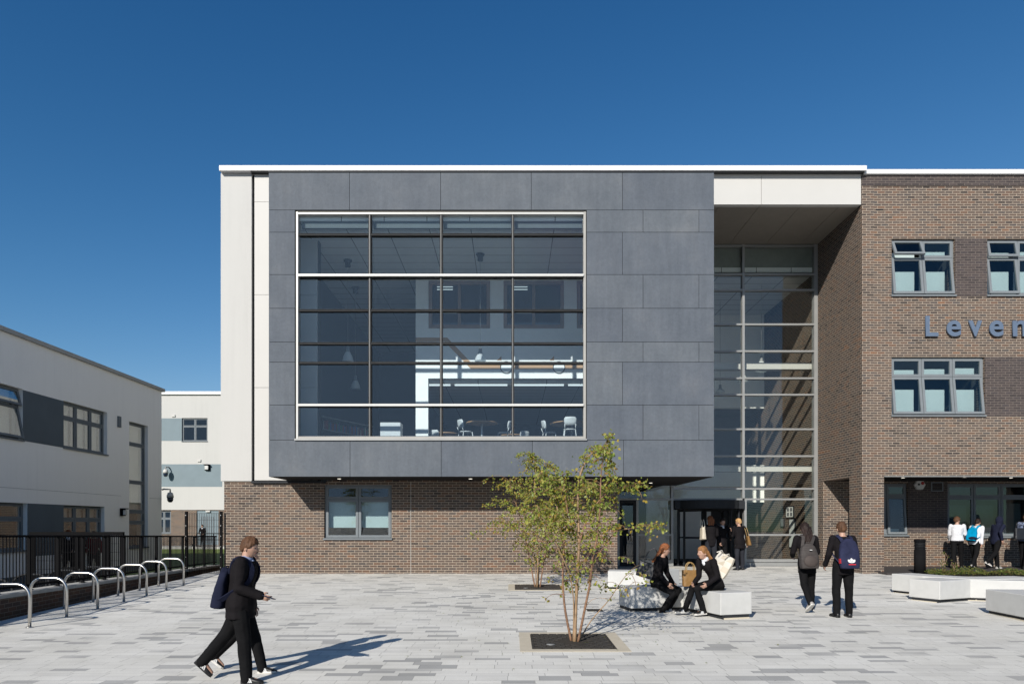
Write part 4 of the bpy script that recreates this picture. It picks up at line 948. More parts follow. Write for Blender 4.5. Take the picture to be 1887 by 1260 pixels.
b.rings(rr_); b.build('backrest', m['chairwhite'], ch)
for sx_, sy_ in ((-1, -1), (1, -1), (-1, 1), (1, 1)):
    b = MB(); b.tube([(0.16*sx_, 0.15*sy_, 0.435), (0.2*sx_, 0.21*sy_, 0.0)], 0.014, 6)
    if sy_ < 0: b.tube([(0.16*sx_, -0.15, 0.435), (0.17*sx_, -0.21, 0.6)], 0.014, 6)
    b.build('leg', m['chairwhite'], ch)
spots = [(858, 21.6, -60, 'white chair on the pole side of the third bay table'), (929, 21.9, 75, 'white chair turned away beside the mullion, right of the third bay table'), (1012, 21.8, -75, 'white chair between two tables facing the bright end table'),
         (1050, 21.1, 0, 'white chair with its back to the glass at the bright end table'), (806, 24.0, -30, 'white chair half hidden by the post'), (962, 24.3, 30, 'white chair low behind the window sill in the last bay')]
for k, (x, Y, a, lb) in enumerate(spots):
    o = ch if k == 0 else copy_tree(ch)
    o.location = (px(x, Y), Y, LF); o.rotation_euler = (0, 0, R(a)); o['label'] = lb
# bookcase with books
k0, k1 = V((px(588, 21.0), 21.0, LF)), V((px(682, 23.2), 23.2, LF)); dk = (k1-k0); Lk = dk.length; dk.normalize(); nk = V((dk.y, -dk.x, 0)); kz = V((0, 0, 1))
bc = empty('bookcase', k0, 'low dark bookcase standing at an angle in the dark end of the library', 'bookcase')
b = MB(); b.obox(k0+dk*Lk/2-nk*0.15+kz*0.42, dk*Lk/2, nk*0.01, kz*0.42); b.build('back_panel', m['darkmetal'], bc)
for z in (0.08, 0.44, 0.83): b = MB(); b.obox(k0+dk*Lk/2+kz*z, dk*Lk/2, nk*0.14, kz*0.012); b.build('shelf', m['silver'], bc)
for t in (0, 0.5, 1): b = MB(); b.obox(k0+dk*(0.012+t*(Lk-0.024))+kz*0.42, dk*0.012, nk*0.139, kz*0.41); b.build('side_panel', m['darkmetal'], bc)
rnd = random.Random(9); bm_ = [M('book_cloth_'+n, c, 0.7) for n, c in (('red', (0.3, 0.06, 0.05)), ('blue', (0.06, 0.12, 0.3)), ('cream', (0.55, 0.5, 0.4)), ('green', (0.07, 0.2, 0.1)))]
cn = ['red', 'blue', 'cream', 'green']
for k in range(36):
    t = 0.06+k*(Lk-0.12)/36+0.02; h_ = rnd.uniform(0.2, 0.3); ci = rnd.randrange(4)
    if abs(t-Lk/2) < 0.05: continue
    b = MB(); cc = k0+dk*t+kz*(0.453+h_/2)+nk*0.02; b.obox(cc, dk*0.017+kz*rnd.uniform(-.003, .003), nk*0.09, kz*h_/2)
    tag(b.build('book', bm_[ci], org=cc), 'thin upright %s book on the shelf of the angled library bookcase' % cn[ci], 'book', 'books in the library bookcase')
pl_ = MB(); cc = (px(719, 21.5), 21.7, LF); pl_.box(px(700.5, 21.5), px(738, 21.5), 21.5, 21.95, LF, pz(778, 21.5)); 
tag(pl_.build('display_plinth', m['chairwhite'], org=cc, bevel=0.01), 'pale square plinth in the library beside the bookcase', 'plinth')
# notice boards and panels inside the lobby
def board(x0, x1, y0, y1, label, cat, nm, mt, inner=None):
    Xw = RX-0.004
    o = empty(nm, (Xw, F*Xw/((x0+x1)/2-CX), 1.5), label, cat)
    ya_, yb_ = F*Xw/(x1-CX), F*Xw/(x0-CX); z0, z1 = pz(y1, ya_), pz(y0, ya_)
    b = MB(); b.box(Xw-0.03, Xw-0.001, ya_, yb_, z0, z1); b.build('board', mt, o)
    b = MB(); b.T = lambda u, d, z: (d, u, z); ring(b, ya_-0.03, yb_+0.03, z0-0.03, z1+0.03, 0.03, Xw-0.04, Xw-0.002); b.build('frame', m['darkmetal'], o)
    if inner:
        for i in range(2):
            for k in range(2): b = MB(); b.box(Xw-0.036, Xw-0.031, ya_+(yb_-ya_)*(0.12+0.45*i), ya_+(yb_-ya_)*(0.42+0.45*i), z0+(z1-z0)*(0.1+0.45*k), z0+(z1-z0)*(0.45+0.45*k)); b.build('paper', m['intgrey'], o)
board(1450, 1463, 933, 952, 'white framed notice board on the lobby brick wall', 'notice board', 'notice_board', m['intwhite'], True)
board(1440, 1446, 955, 969, 'small grey keypad panel on the lobby brick wall', 'panel', 'wall_panel', m['intgrey'])
board(1456, 1466, 956, 1008, 'tall pale panel on the lobby brick wall below the notice board', 'panel', 'wall_panel', m['blind'])

# ------------------------------------------------------------------ trees
def leafquad(b, q, d, nrm, s):
    d = d.normalized(); e_ = d.cross(nrm); e_ = e_.normalized() if e_.length > 1e-4 else d.orthogonal().normalized(); n_ = e_.cross(d)
    b.add([q, q+d*s*0.45+e_*s*0.38+n_*s*0.10, q+d*s, q+d*s*0.45-e_*s*0.38+n_*s*0.10], [(0, 1, 2), (0, 2, 3)])
def catmull(P, n=5):
    out = []
    for i in range(len(P)-1):
        p0, p1, p2, p3 = P[max(i-1, 0)], P[i], P[i+1], P[min(i+2, len(P)-1)]
        for k in range(n):
            t = k/n; out.append(0.5*((2*p1)+(p2-p0)*t+(2*p0-5*p1+4*p2-p3)*t*t+(3*p1-p0-3*p2+p3)*t*t*t))
    return out+[P[-1]]
def tree(name, Y, base, stems, label, seed, dens, leaf, matb, ylim, br=(0.35, 0.85), tw=1.0):
    rnd = random.Random(seed)
    o = empty(name, (px(base[0], Y), Y, gz(Y)), label, 'tree', 'young multi stem birches in the tree grates')
    lv = MB()
    def spray(pts, t0, n, spread, s):
        L = len(pts)
        for k in range(n):
            f = t0+(1-t0)*rnd.random(); i = min(L-2, int(f*(L-1))); p = pts[i].lerp(pts[i+1], f*(L-1)-i)
            q = p+V((rnd.gauss(0, spread), rnd.gauss(0, spread), rnd.gauss(-0.01, spread*0.8)))
            d = V((rnd.uniform(-1, 1), rnd.uniform(-1, 1), rnd.uniform(-1.4, 0.35))); nr = V((rnd.uniform(-1, 1), rnd.uniform(-1.6, 0.4), rnd.uniform(-.2, 1)))
            leafquad(lv, q, d, nr, s*rnd.uniform(0.7, 1.35))
    for si, (pp_, r0, r1, hi) in enumerate(stems):
        y = Y+rnd.uniform(-.05, .05); P = []; dy = rnd.uniform(-0.09, 0.09)
        for k, (x, yy) in enumerate(pp_):
            Yk = y+dy*k+rnd.uniform(-.02, .02); P.append(V((px(x, Yk), Yk, pz(yy, Yk))))
        P[0].z = min(P[0].z, gz(Y)-0.01) if pp_[0][1] > base[1]-8 else P[0].z
        C = catmull(P, 5); N_ = len(C); b = MB()
        b.tube(C, [0.85*(r0+(r1-r0)*k/(N_-1)) for k in range(N_)], 8)
        nb = int(dens*hi)
        for k in range(nb):
            f = (k+rnd.random())/nb; i = int((0.22+0.76*f)*(N_-1)); p = C[i]
            yp = HY-(p.z-CZ)*F/p.y
            if not (ylim[0] < yp < ylim[1]): continue
            lowness = (yp-ylim[0])/(ylim[1]-ylim[0])
            ln = rnd.uniform(*br)*(0.5+0.65*math.sin(math.pi*min(1, max(0.12, 1-lowness*0.8))))
            az = rnd.uniform(0, 2*math.pi); up = rnd.uniform(0.25, 1.1)
            d = V((math.cos(az), math.sin(az)*0.8, up)).normalized(); q = p.copy(); pts = [q]
            for s_ in range(6):
                d = (d+V((rnd.uniform(-.18, .18), rnd.uniform(-.18, .18), -0.16-0.05*s_))).normalized(); q = q+d*ln/6; pts.append(q)
            b.tube(pts, [r1*1.1*(1-k2/8) if r1 > 0.004 else 0.004 for k2 in range(7)], 4)
            if rnd.random() > (0.45 if lowness > 0.62 else 0.05):
                spray(pts, 0.12, int(tw*ln*70*(0.45 if lowness > 0.6 else 1.0)), 0.045, leaf)
            for s_ in range(2):
                i2 = rnd.randint(1, 5); q = pts[i2]; d2 = V((rnd.uniform(-1, 1), rnd.uniform(-1, 1), rnd.uniform(-.7, .5))).normalized(); l2 = ln*rnd.uniform(.25, .5)
                p2 = [q, q+d2*l2*0.5, q+d2*l2+V((0, 0, -0.1*l2))]; b.tube(p2, [0.0035, 0.003, 0.002], 3)
                spray(p2, 0.1, int(tw*l2*75*(0.5 if lowness > 0.6 else 1.0)), 0.03, leaf)
        spray(C, 0.72, int(tw*14*hi), 0.05, leaf)
        b.build('trunk', matb if si % 2 == 0 else m['bark2'], o)
    lv.build('crown', m['leaf'], o)
    return o
T1 = tree('birch_tree', 9.55, (1060, 1180), [
    ([(1053, 1182), (1041, 1120), (1037, 1060), (1040, 1000), (1046, 950), (1040, 905), (1036, 872)], 0.021, 0.006, 1.0),
    ([(1059, 1183), (1061, 1120), (1064, 1060), (1067, 1000), (1065, 930), (1068, 880), (1084, 842), (1104, 830), (1122, 842), (1132, 862)], 0.030, 0.006, 1.5),
    ([(1065, 1182), (1078, 1120), (1088, 1070), (1092, 1030), (1101, 985), (1106, 930), (1108, 870), (1117, 815), (1130, 800)], 0.022, 0.005, 1.25),
    ([(1066, 1181), (1090, 1142), (1122, 1105), (1140, 1078), (1160, 1052), (1178, 1040)], 0.011, 0.003, 0.35),
    ([(1086, 1080), (1090, 1045), (1112, 1008), (1135, 980), (1165, 973), (1203, 966)], 0.014, 0.003, 0.5),
    ([(1056, 1182), (1057, 1110), (1050, 1060), (1030, 1012), (1012, 975), (996, 950), (990, 930)], 0.011, 0.004, 0.75),
    ([(1068, 1000), (1078, 965), (1094, 935), (1114, 912), (1135, 900), (1160, 895), (1184, 893)], 0.016, 0.004, 0.8),
    ([(1037, 1060), (1036, 1010), (1030, 955), (1022, 915), (1012, 885), (1000, 872)], 0.014, 0.004, 0.9)],
    'nearer multi stem birch with yellowing leaves in the tree grate', 11, 23, 0.047, m['bark'], (800, 1110), (0.16, 0.48), 0.76)
tree('birch_tree', 16.6, (990, 1080), [
    ([(986, 1081), (978, 1042), (968, 990), (955, 940), (942, 905), (940, 880)], 0.022, 0.006, 1.2),
    ([(990, 1081), (991, 1030), (988, 960), (985, 900), (987, 855), (980, 838)], 0.026, 0.006, 1.3),
    ([(995, 1081), (1003, 1030), (1011, 985), (1017, 930), (1008, 885), (1003, 850)], 0.022, 0.006, 1.2),
    ([(988, 1081), (984, 1030), (962, 985), (935, 965), (915, 962)], 0.013, 0.004, 0.6),
    ([(992, 1081), (996, 1020), (1010, 965), (1030, 935), (1040, 915)], 0.014, 0.004, 0.7)],
    'farther multi stem birch with green leaves near the brick wall', 23, 28, 0.052, m['bark'], (832, 1045), (0.28, 0.9), 0.85)

# trees on the open side of the plaza, behind the camera: they show in the glass and one throws the tip of its shadow into the view
for k, (x, y, sc_, lb) in enumerate(((-1.75, -5.75, 2.6, 'tall birch on the open side of the plaza, its shadow tip reaching the paving'), (-16, -30, 2.8, 'birch far out on the open side of the plaza, leftmost'),
        (-4, -34, 3.1, 'birch far out on the open side of the plaza, left of centre'), (7, -32, 2.7, 'birch far out on the open side of the plaza, right of centre'), (19, -36, 3.3, 'birch far out on the open side of the plaza, rightmost'))):
    o = copy_tree(T1); o.location = (x, y, gz(max(y, -10))); o.scale = (sc_,)*3; o.rotation_euler = (0, 0, k*1.1); o['label'] = lb; o['group'] = 'trees on the open side of the plaza'

rnd = random.Random(77); b = MB()
for k in range(150):
    if rnd.random() < 0.6: x, y = rnd.gauss(1.2, 1.3), rnd.gauss(10.2, 1.3)
    else: x, y = rnd.gauss(0.9, 1.6), rnd.gauss(17.2, 1.2)
    if y > 20.2: continue
    a = rnd.uniform(0, 6.28); q = V((x, y, gz(y)+0.006)); s_ = rnd.uniform(0.018, 0.04)
    leafquad(b, q, V((math.cos(a), math.sin(a), 0.12)), V((0, 0, 1)), s_)
tag(b.build('fallen_leaves', m['leaf']), kind='stuff')
# ------------------------------------------------------------------ people
def cloth(name, col, rough=0.85):
    return M(name, col, rough, spec=0.06, var=0.2, vs=7.0, bump=0.45, bs=22.0)
BLK = cloth('black_blazer_cloth', (0.013, 0.0115, 0.013)); TRS = cloth('charcoal_trouser_cloth', (0.010, 0.010, 0.011)); NAVY = cloth('navy_cloth', (0.016, 0.019, 0.04))
GRYT = cloth('dark_grey_trousers', (0.03, 0.032, 0.04)); SHIRT = cloth('white_shirt_cloth', (0.74, 0.75, 0.79)); PALEB = cloth('pale_blue_shirt', (0.28, 0.34, 0.52))
SKIN = M('skin', (0.52, 0.31, 0.225), 0.5, spec=0.4, var=0.08, vs=14); LIP = M('lips', (0.38, 0.14, 0.12), 0.5)
def hairmat(n, c): return M(n, sc3(c, 1.25), 0.62, spec=0.18, var=0.5, vs=14, bump=0.5, bs=90, stretch=(1, 1, 0.18))
HB = hairmat('brown_hair', (0.085, 0.042, 0.022)); HR = hairmat('auburn_hair', (0.20, 0.065, 0.022)); HBL = hairmat('blonde_hair', (0.42, 0.25, 0.11)); HD = hairmat('dark_hair', (0.02, 0.012, 0.01)); HC = hairmat('copper_hair', (0.20, 0.072, 0.028))
SHOE = M('black_shoe', (0.012, 0.012, 0.013), 0.45); SOLEW = M('white_sole', (0.72, 0.70, 0.66), 0.7); GSHOE = M('grey_trainer', (0.4, 0.38, 0.36), 0.7)

def vox(b, size, smooth=2, disp=0.0, seed=0):
    me = bpy.data.meshes.new('tmp'); me.from_pydata([tuple(p) for p in b.v], [], b.f)
    bm = bmesh.new(); bm.from_mesh(me); bmesh.ops.recalc_face_normals(bm, faces=bm.faces); bm.to_mesh(me); bm.free()
    o = bpy.data.objects.new('tmp', me); COL.objects.link(o)
    r = o.modifiers.new('r', 'REMESH'); r.mode = 'VOXEL'; r.voxel_size = size; r.use_smooth_shade = True
    if smooth: s = o.modifiers.new('s', 'SMOOTH'); s.iterations = smooth; s.factor = 0.5
    dg = bpy.context.evaluated_depsgraph_get(); dg.update()
    out = bpy.data.meshes.new_from_object(o.evaluated_get(dg))
    bpy.data.objects.remove(o); bpy.data.meshes.remove(me)
    if disp:
        nv = [v.normal.copy() for v in out.vertices]
        for v, n_ in zip(out.vertices, nv):
            q = v.co*7.5+V((seed*3.1, 0, 0)); v.co = v.co + n_*disp*(noise.noise(q)+0.5*noise.noise(q*2.3))
    out.polygons.foreach_set('use_smooth', [True]*len(out.polygons))
    return out
def mob(name, me, mat, parent=None, org=None):
    me.name = name; me.materials.clear(); me.materials.append(mat)
    o = bpy.data.objects.new(name, me); COL.objects.link(o)
    o0 = woff(parent) if parent else V(org)
    me.transform(Matrix.Translation(-o0))
    if parent: o.parent = parent
    else: o.location = org
    return o
def mjoin(me, b):
    vs = [v.co.copy() for v in me.vertices]; n = len(vs); fs = [list(p.vertices) for p in me.polygons]
    out = bpy.data.meshes.new('j'); out.from_pydata(vs+list(b.v), [], fs+[[i+n for i in f] for f in b.f])
    bm = bmesh.new(); bm.from_mesh(out); bmesh.ops.recalc_face_normals(bm, faces=bm.faces); bm.to_mesh(out); bm.free()
    out.polygons.foreach_set('use_smooth', [True]*len(out.polygons))
    return out

class Person: pass
def sst(a, b, x): t = min(1, max(0, (x-a)/(b-a))); return t*t*(3-2*t)

def person(label, X, Y, H, head_deg, pose, outfit, z0=None, group=None, detail=1.0):
    """head_deg: heading in degrees (0 = +X, 90 = away from the camera). pose angles in degrees, forward positive."""
    s = H/1.70; h = R(head_deg); f = V((math.cos(h), math.sin(h), 0)); l = V((-f.y, f.x, 0)); u = V((0, 0, 1))
    g = pose.get; zg = gz(Y) if z0 is None else z0
    P = Person(); P.s = s; P.f = f; P.l = l; P.u = u
    def leg(side):
        th, kn, ab, an = (R(v) for v in g('leg_'+side, (0, 0, 3, 0)))
        sg = 1 if side == 'l' else -1
        hip = l*(sg*0.088*s)
        d1 = (f*math.sin(th)-u*math.cos(th)); d1 = (d1*math.cos(ab)+l*sg*math.sin(ab)).normalized()
        d2 = f*math.sin(th-kn)-u*math.cos(th-kn); d2 = (d2*math.cos(ab*0.6)+l*sg*math.sin(ab*0.6)).normalized()
        k = hip+d1*0.435*s; a = k+d2*0.415*s
        fd = (f*math.cos(an)+u*math.sin(an)); tw = R(g('toe', 8)); fd = (fd*math.cos(tw)+l*sg*math.sin(tw)).normalized()
        return hip, k, a, fd
    legs = {q: leg(q) for q in 'lr'}
    lowest = min(min(a.z-0.075*s*max(0.3, fd.cross(l).length) , (a+fd*0.16*s).z-0.03*s) for _, _, a, fd in legs.values())
    pel = V((X, Y, g('pelvis_z') if g('pelvis_z') is not None else zg-lowest))
    for q in legs: legs[q] = tuple(pel+v for v in legs[q][:3])+(legs[q][3],)
    ln = R(g('lean', 2)); sd = R(g('side', 0)); sp = (u*math.cos(ln)+f*math.sin(ln)); sp = (sp*math.cos(sd)+l*math.sin(sd)).normalized()
    cv = R(g('hunch', 4)); sp2 = (sp*math.cos(cv)+f*math.sin(cv)).normalized()
    tw = R(g('twist', 0)); lt = (l*math.cos(tw)+f*math.sin(tw)).normalized()        # shoulder line
    def spine(t):                                     # t in metres up the spine
        a = min(t, 0.25); b_ = max(0, t-0.25)
        return pel+(sp*a+sp2*b_)*s
    ft = sp2.cross(lt)*-1; ft = lt.cross(sp2)*1.0
    if ft.dot(f) < 0: ft = -ft
    P.spine = spine; P.ft = ft; P.lt = lt; P.sp = sp2
    shw = outfit.get('shoulder', 0.172)
    arms = {}
    for side, sg in (('l', 1), ('r', -1)):
        sh = spine(0.465)+lt*(sg*shw*s)
        sw, ab, el, inw = (R(v) for v in g('arm_'+side, (4, 8, 12, 5)))
        d1 = ft*math.sin(sw)-sp2*math.cos(sw); d1 = (d1*math.cos(ab)+lt*sg*math.sin(ab)).normalized()
        ax = (lt-d1*lt.dot(d1)).normalized()
        fw = ax.cross(d1); fw = fw if fw.dot(ft*math.cos(sw)+sp2*math.sin(sw)) > 0 else -fw
        d2 = (d1*math.cos(el)+fw*math.sin(el)); d2 = (d2*math.cos(inw)-lt*sg*math.sin(inw)).normalized()
        e_ = sh+d1*0.285*s; w = e_+d2*0.245*s
        arms[side] = (sh, e_, w, d2)
    P.arms = arms; P.legs = legs; P.pel = pel
    hd = (sp2*0.5+u*0.5).normalized(); nb = spine(0.50); hc = nb+(hd*0.135+ft*0.022)*s
    yw, pt = R(g('yaw', 0)), R(g('pitch', 0))
    hf = (f*math.cos(yw)+l*math.sin(yw)); hf = (hf*math.cos(pt)+u*math.sin(pt)).normalized(); hl = u.cross(hf).normalized(); hu = hf.cross(hl).normalized()
    P.hc = hc; P.hf = hf; P.hl = hl; P.hu = hu
    girl = outfit.get('girl', False); bk = outfit.get('bulk', 1.0)
    def ering(c, a, b, n=14): return [c+a*math.cos(2*math.pi*k/n)+b*math.sin(2*math.pi*k/n) for k in range(n)]
    prof = [(-0.10, .125, .085), (-0.03, .152, .105), (0.05, .152, .103), (0.14, .132, .09), (0.22, .132, .088), (0.32, .152, .102), (0.40, .162, .10), (0.455, .150, .082), (0.49, .095, .062), (0.515, .056, .052), (0.60, .05, .052)]
    if girl: prof = [(t, a*(1.02 if t < 0.1 else 0.93), b_*(0.98)) for t, a, b_ in prof]
    def torso(b, ex, t0, t1, flare=0.0):
        rr = []
        ts = [p for p in prof if t0 < p[0] < t1]
        def at(t):
            for p, q in zip(prof, prof[1:]):
                if p[0] <= t <= q[0]: w = (t-p[0])/(q[0]-p[0]); return (t, p[1]+(q[1]-p[1])*w, p[2]+(q[2]-p[2])*w)
            return (t,)+(prof[0] if t < prof[0][0] else prof[-1])[1:]
        for t, a, c in [at(t0)]+ts+[at(t1)]:
            fl = flare*max(0, (0.1-t)/0.3)
            w = sst(0.05, 0.35, t); la = (l*(1-w)+lt*w).normalized(); fa = (f*(1-w)+ft*w).normalized()
            rr.append(ering(spine(t), la*(a*bk+ex+fl)*s, fa*(c*bk+ex+fl)*s))
        b.rings(rr)
    def limb(b, pts, rs, ex): b.tube(pts, [(r+ex)*s for r in rs], 10); [b.ell(p, V((1,0,0))*(r+ex)*s, V((0,1,0))*(r+ex)*s, V((0,0,1))*(r+ex)*s, 8, 6) for p, r in zip(pts, rs)]
    def legpts(q):
        hp_, k, a, fd = legs[q]; return [hp_, hp_.lerp(k, .5), k, k.lerp(a, .35), a.lerp(k, 0.12), a]
    LR = [.083, .073, .054, .055, .038, .036]
    def armpts(q):
        sh, e_, w, d = arms[q]; return [sh, sh.lerp(e_, .5), e_, e_.lerp(w, .35), w]
    AR = [.05, .044, .037, .036, .026]
    # ---- body: one continuous mesh
    b = MB(); torso(b, 0, -0.10, 0.60)
    for q in 'lr':
        limb(b, legpts(q), LR, 0); limb(b, armpts(q), AR, 0)
        a, fd = legs[q][2], legs[q][3]; b.tube([a, a+fd*0.05*s-u*0.03*s, a+fd*0.15*s-u*0.045*s], [.034*s, .036*s, .022*s], 8)
        sh, e_, w, d = arms[q]
    b.tube([spine(0.49), nb+(hd*0.04)*s, hc-hd*0.02*s], [.056*s, .05*s, .05*s], 10)
    me = vox(b, 0.013*s/detail, 2)
    hb = MB()
    def hrad(dx, dy, dz):                             # direction in head space: lateral, forward, up
        r = 1/math.sqrt((dx/.074)**2+(dy/.094)**2+(dz/.116)**2)
        if dz < -0.1 and dy > -0.3:
            r *= 1-0.10*sst(-0.1, -0.8, dz)*abs(dx)*1.6
        if dy < 0 and dz < -0.25: r *= 1-0.22*sst(-0.25, -0.9, dz)
        if dy > 0.3:
            r += 0.024*math.exp(-((dx/.13)**2+((dz+0.10)/.15)**2))+0.006*math.exp(-((dx/.09)**2+((dz-0.08)/.18)**2))
            r -= 0.009*(math.exp(-(((dx-.32)/.16)**2+((dz-.10)/.11)**2))+math.exp(-(((dx+.32)/.16)**2+((dz-.10)/.11)**2)))
            r += 0.005*math.exp(-((dx/.22)**2+((dz+0.47)/.06)**2))-0.004*math.exp(-((dx/.2)**2+((dz+0.40)/.035)**2))+0.008*math.exp(-((dx/.3)**2+((dz+0.85)/.14)**2))
        return r
    nu, nv = 28, 22; rr = []
    for i in range(nv+1):
        ph = math.pi*(i+0.03)/(nv+0.06); ring_ = []
        for k in range(nu):
            a = 2*math.pi*k/nu; d = (math.sin(ph)*math.cos(a), math.sin(ph)*math.sin(a), -math.cos(ph)); r = hrad(*d)*s
            ring_.append(hc+(hl*d[0]+hf*d[1]+hu*d[2])*r)
        rr.append(ring_)
    hb.rings(rr)
    for sg in (-1, 1): hb.ell(hc+(hl*sg*0.074-hf*0.008-hu*0.008)*s, hl*0.011*s, hf*0.02*s+hu*0.004*s, hu*0.031*s, 10, 6)
    # hands: palm, four unequal fingers and a thumb
    grip = g('grip', 25)
    for q, sg in (('l', 1), ('r', -1)):
        sh, e_, w, d = arms[q]
        pn = (g('palm_'+q) or (-lt*sg)); pn = (pn-d*pn.dot(d)).normalized(); sd_ = d.cross(pn).normalized()
        if sd_.dot(ft+u*0.5) < 0: sd_ = -sd_          # thumb side
        hb.ell(w+d*0.045*s, d*0.052*s, sd_*0.038*s, pn*0.017*s, 12, 8); hb.tube([w-d*0.02*s, w+d*0.02*s], [.026*s, .027*s], 8)
        for k, (off, ll_) in enumerate(((.027, .068), (.009, .078), (-.009, .072), (-.026, .056))):
            p = w+(d*0.082+sd_*off)*s; pts = [p-d*0.015*s]; dd = d.copy(); ag = R(grip*(0.7+0.15*k))
            for seg in range(3):
                c_, s_ = math.cos(ag*(seg+1)*0.75), math.sin(ag*(seg+1)*0.75); dd = d*c_+pn*s_; p = p+dd*ll_/3*s; pts.append(p)
            hb.tube(pts, [.0088*s, .0086*s, .008*s, .006*s], 6)
        p = w+(d*0.025+sd_*0.030)*s
        hb.tube([p, p+(d*0.025+sd_*0.022+pn*0.006)*s, p+(d*0.05+sd_*0.026+pn*0.016)*s], [.0105*s, .0095*s, .007*s], 6)
    me = mjoin(me, hb)
    root = mob('person', me, outfit.get('skin', SKIN), None, (pel.x, pel.y, zg))
    tag(root, label, 'person', group); P.root = root
    if detail >= 0.9:
        for sg in (-1, 1):
            e_ = MB(); c = hc+(hl*sg*0.029+hf*0.0815+hu*0.011)*s; e_.ell(c, hl*0.0125*s, hf*0.008*s, hu*0.0065*s, 8, 6); e_.build('eye', m['ink'], root)
        e_ = MB(); c = hc+(hf*0.087-hu*0.046)*s; e_.ell(c, hl*0.022*s, hf*0.008*s, hu*0.006*s, 8, 6); e_.build('mouth', LIP, root)
    # ---- hair
    hs = outfit.get('hair', 'short'); hm = outfit.get('hairmat', HB)
    if hs != 'hood':
        b = MB(); nu, nv = 40, 30; rr = []
        for i in range(nv+1):
            ph = math.pi*(i+0.03)/(nv+0.06); ring_ = []
            for k in range(nu):
                a = 2*math.pi*k/nu; d = (math.sin(ph)*math.cos(a), math.sin(ph)*math.sin(a), -math.cos(ph)); r = hrad(*d)
                az = math.atan2(abs(d[0]), d[1])      # 0 front, pi back
                lim = 0.50-0.62*sst(0.5, 1.45, az)-(0.62 if hs == 'short' else 0.75)*sst(1.5, 2.5, az)
                mk = sst(lim-0.06, lim+0.12, d[2]+0.13*noise.noise(V((a*5, ph*2, H*9)))+0.06*noise.noise(V((a*13, ph*3, H*5))))
                th = 0.011+0.013*max(0, d[2])+0.008*noise.noise(V((d[0]*5+H*50, d[1]*5, d[2]*3)))+0.004*noise.noise(V((d[0]*16+H*50, d[1]*16, d[2]*5)))
                r = r*0.86*(1-mk)+(r+th)*mk
                ring_.append(hc+(hl*d[0]+hf*d[1]+hu*d[2])*r*s)
            rr.append(ring_)
        b.rings(rr)
        if hs in ('long', 'pony', 'wind'):
            wv = outfit.get('flow', V((0, 0, 0)))
            path = [hc+(-hf*0.055+hu*0.03)*s, hc+(-hf*0.085-hu*0.07)*s+wv*0.15, hc+(-hf*0.10-hu*0.17)*s+wv*0.5, hc+(-hf*0.105-hu*outfit.get('hairlen', 0.30))*s+wv]
            wd = [.078, .082, .070, .022] if hs != 'pony' else [.05, .045, .045, .015]
            dp = [.06, .045, .034, .010]
            for st in range(9 if hs != 'pony' else 5):
                t = (st/8-0.5)*2 if hs != 'pony' else (st/4-0.5)*2
                pts = [p+hl*w_*t*s+V((noise.noise(V((st*2.3, i, H*7)))*.016, noise.noise(V((st*1.3, i, 5)))*.014, -0.03*abs(t)*(i == 3)))*s for i, (p, w_) in enumerate(zip(path, wd))]
                b.tube(catmull(pts, 4), [(.034-.0012*k)*s*(1-0.25*abs(t)) for k in range(13)], 7)
        mh = vox(b, 0.0085*s/max(detail, .7), 1)
        for v in mh.vertices:
            q = v.co; v.co = q+V((noise.noise(V((q.x*55, q.y*55, q.z*12))), noise.noise(V((q.x*55+9, q.y*55, q.z*12))), 0.5*noise.noise(V((q.x*40, q.y*40, q.z*20)))))*0.008*s
        mob('hair', mh, hm, root)
    # ---- top
    top = outfit.get('top', 'jacket'); tm = outfit.get('topmat', BLK); hem = outfit.get('hem', -0.12)
    b = MB(); ex = outfit.get('loose', 0.016); torso(b, ex, hem, 0.497, outfit.get('flare', 0.02))
    for q in 'lr':
        sh, e_, w, d = arms[q]; limb(b, [sh, sh.lerp(e_, .5), e_, e_.lerp(w, .4), w+d*0.005*s], [.052, .047, .041, .037, .030], outfit.get('sleeve', 0.013))
    for sg in (-1, 1): b.ell(spine(0.452)+lt*(sg*(shw-0.01)*s), lt*0.062*s, ft*0.066*s, sp2*0.058*s, 12, 8)
    if hs == 'hood':
        b.ell(hc+(-hf*0.018+hu*0.012)*s, hl*0.108*s, hf*0.118*s, hu*0.142*s, 16, 12); b.tube([spine(0.46), hc-hu*0.05*s], [.10*s, .09*s], 12)
    mt = vox(b, 0.0125*s/detail, 2, 0.007*s, H*13)
    mob(top, mt, tm, root)
    if outfit.get('collar'):
        b = MB(); b.tube([spine(0.475), spine(0.535)+ft*0.01*s], [.073*s, .062*s], 14); b.ell(spine(0.44)+ft*0.075*s, lt*0.045*s, ft*0.03*s, sp2*0.07*s, 10, 8)
        b.build('shirt_collar', outfit['collar'], root)
    if outfit.get('cuff'):
        for q in 'lr': sh, e_, w, d = arms[q]; b = MB(); b.tube([w-d*0.005*s, w+d*0.018*s], [.037*s, .035*s], 12); b.build('shirt_cuff', outfit['cuff'], root)
    # ---- trousers
    b = MB(); torso(b, 0.010, -0.11, 0.10)
    for q in 'lr':
        hp_, k, a, fd = legs[q]; tl = outfit.get('leg', 0.016)
        limb(b, [hp_, hp_.lerp(k, .5), k, k.lerp(a, .45), a+(a-k).normalized()*0.02*s], [.083, .073, .057, .052, .042], tl)
    mt = vox(b, 0.0125*s/detail, 2, 0.006*s, H*7)
    mob('trousers', mt, outfit.get('trsmat', TRS), root)
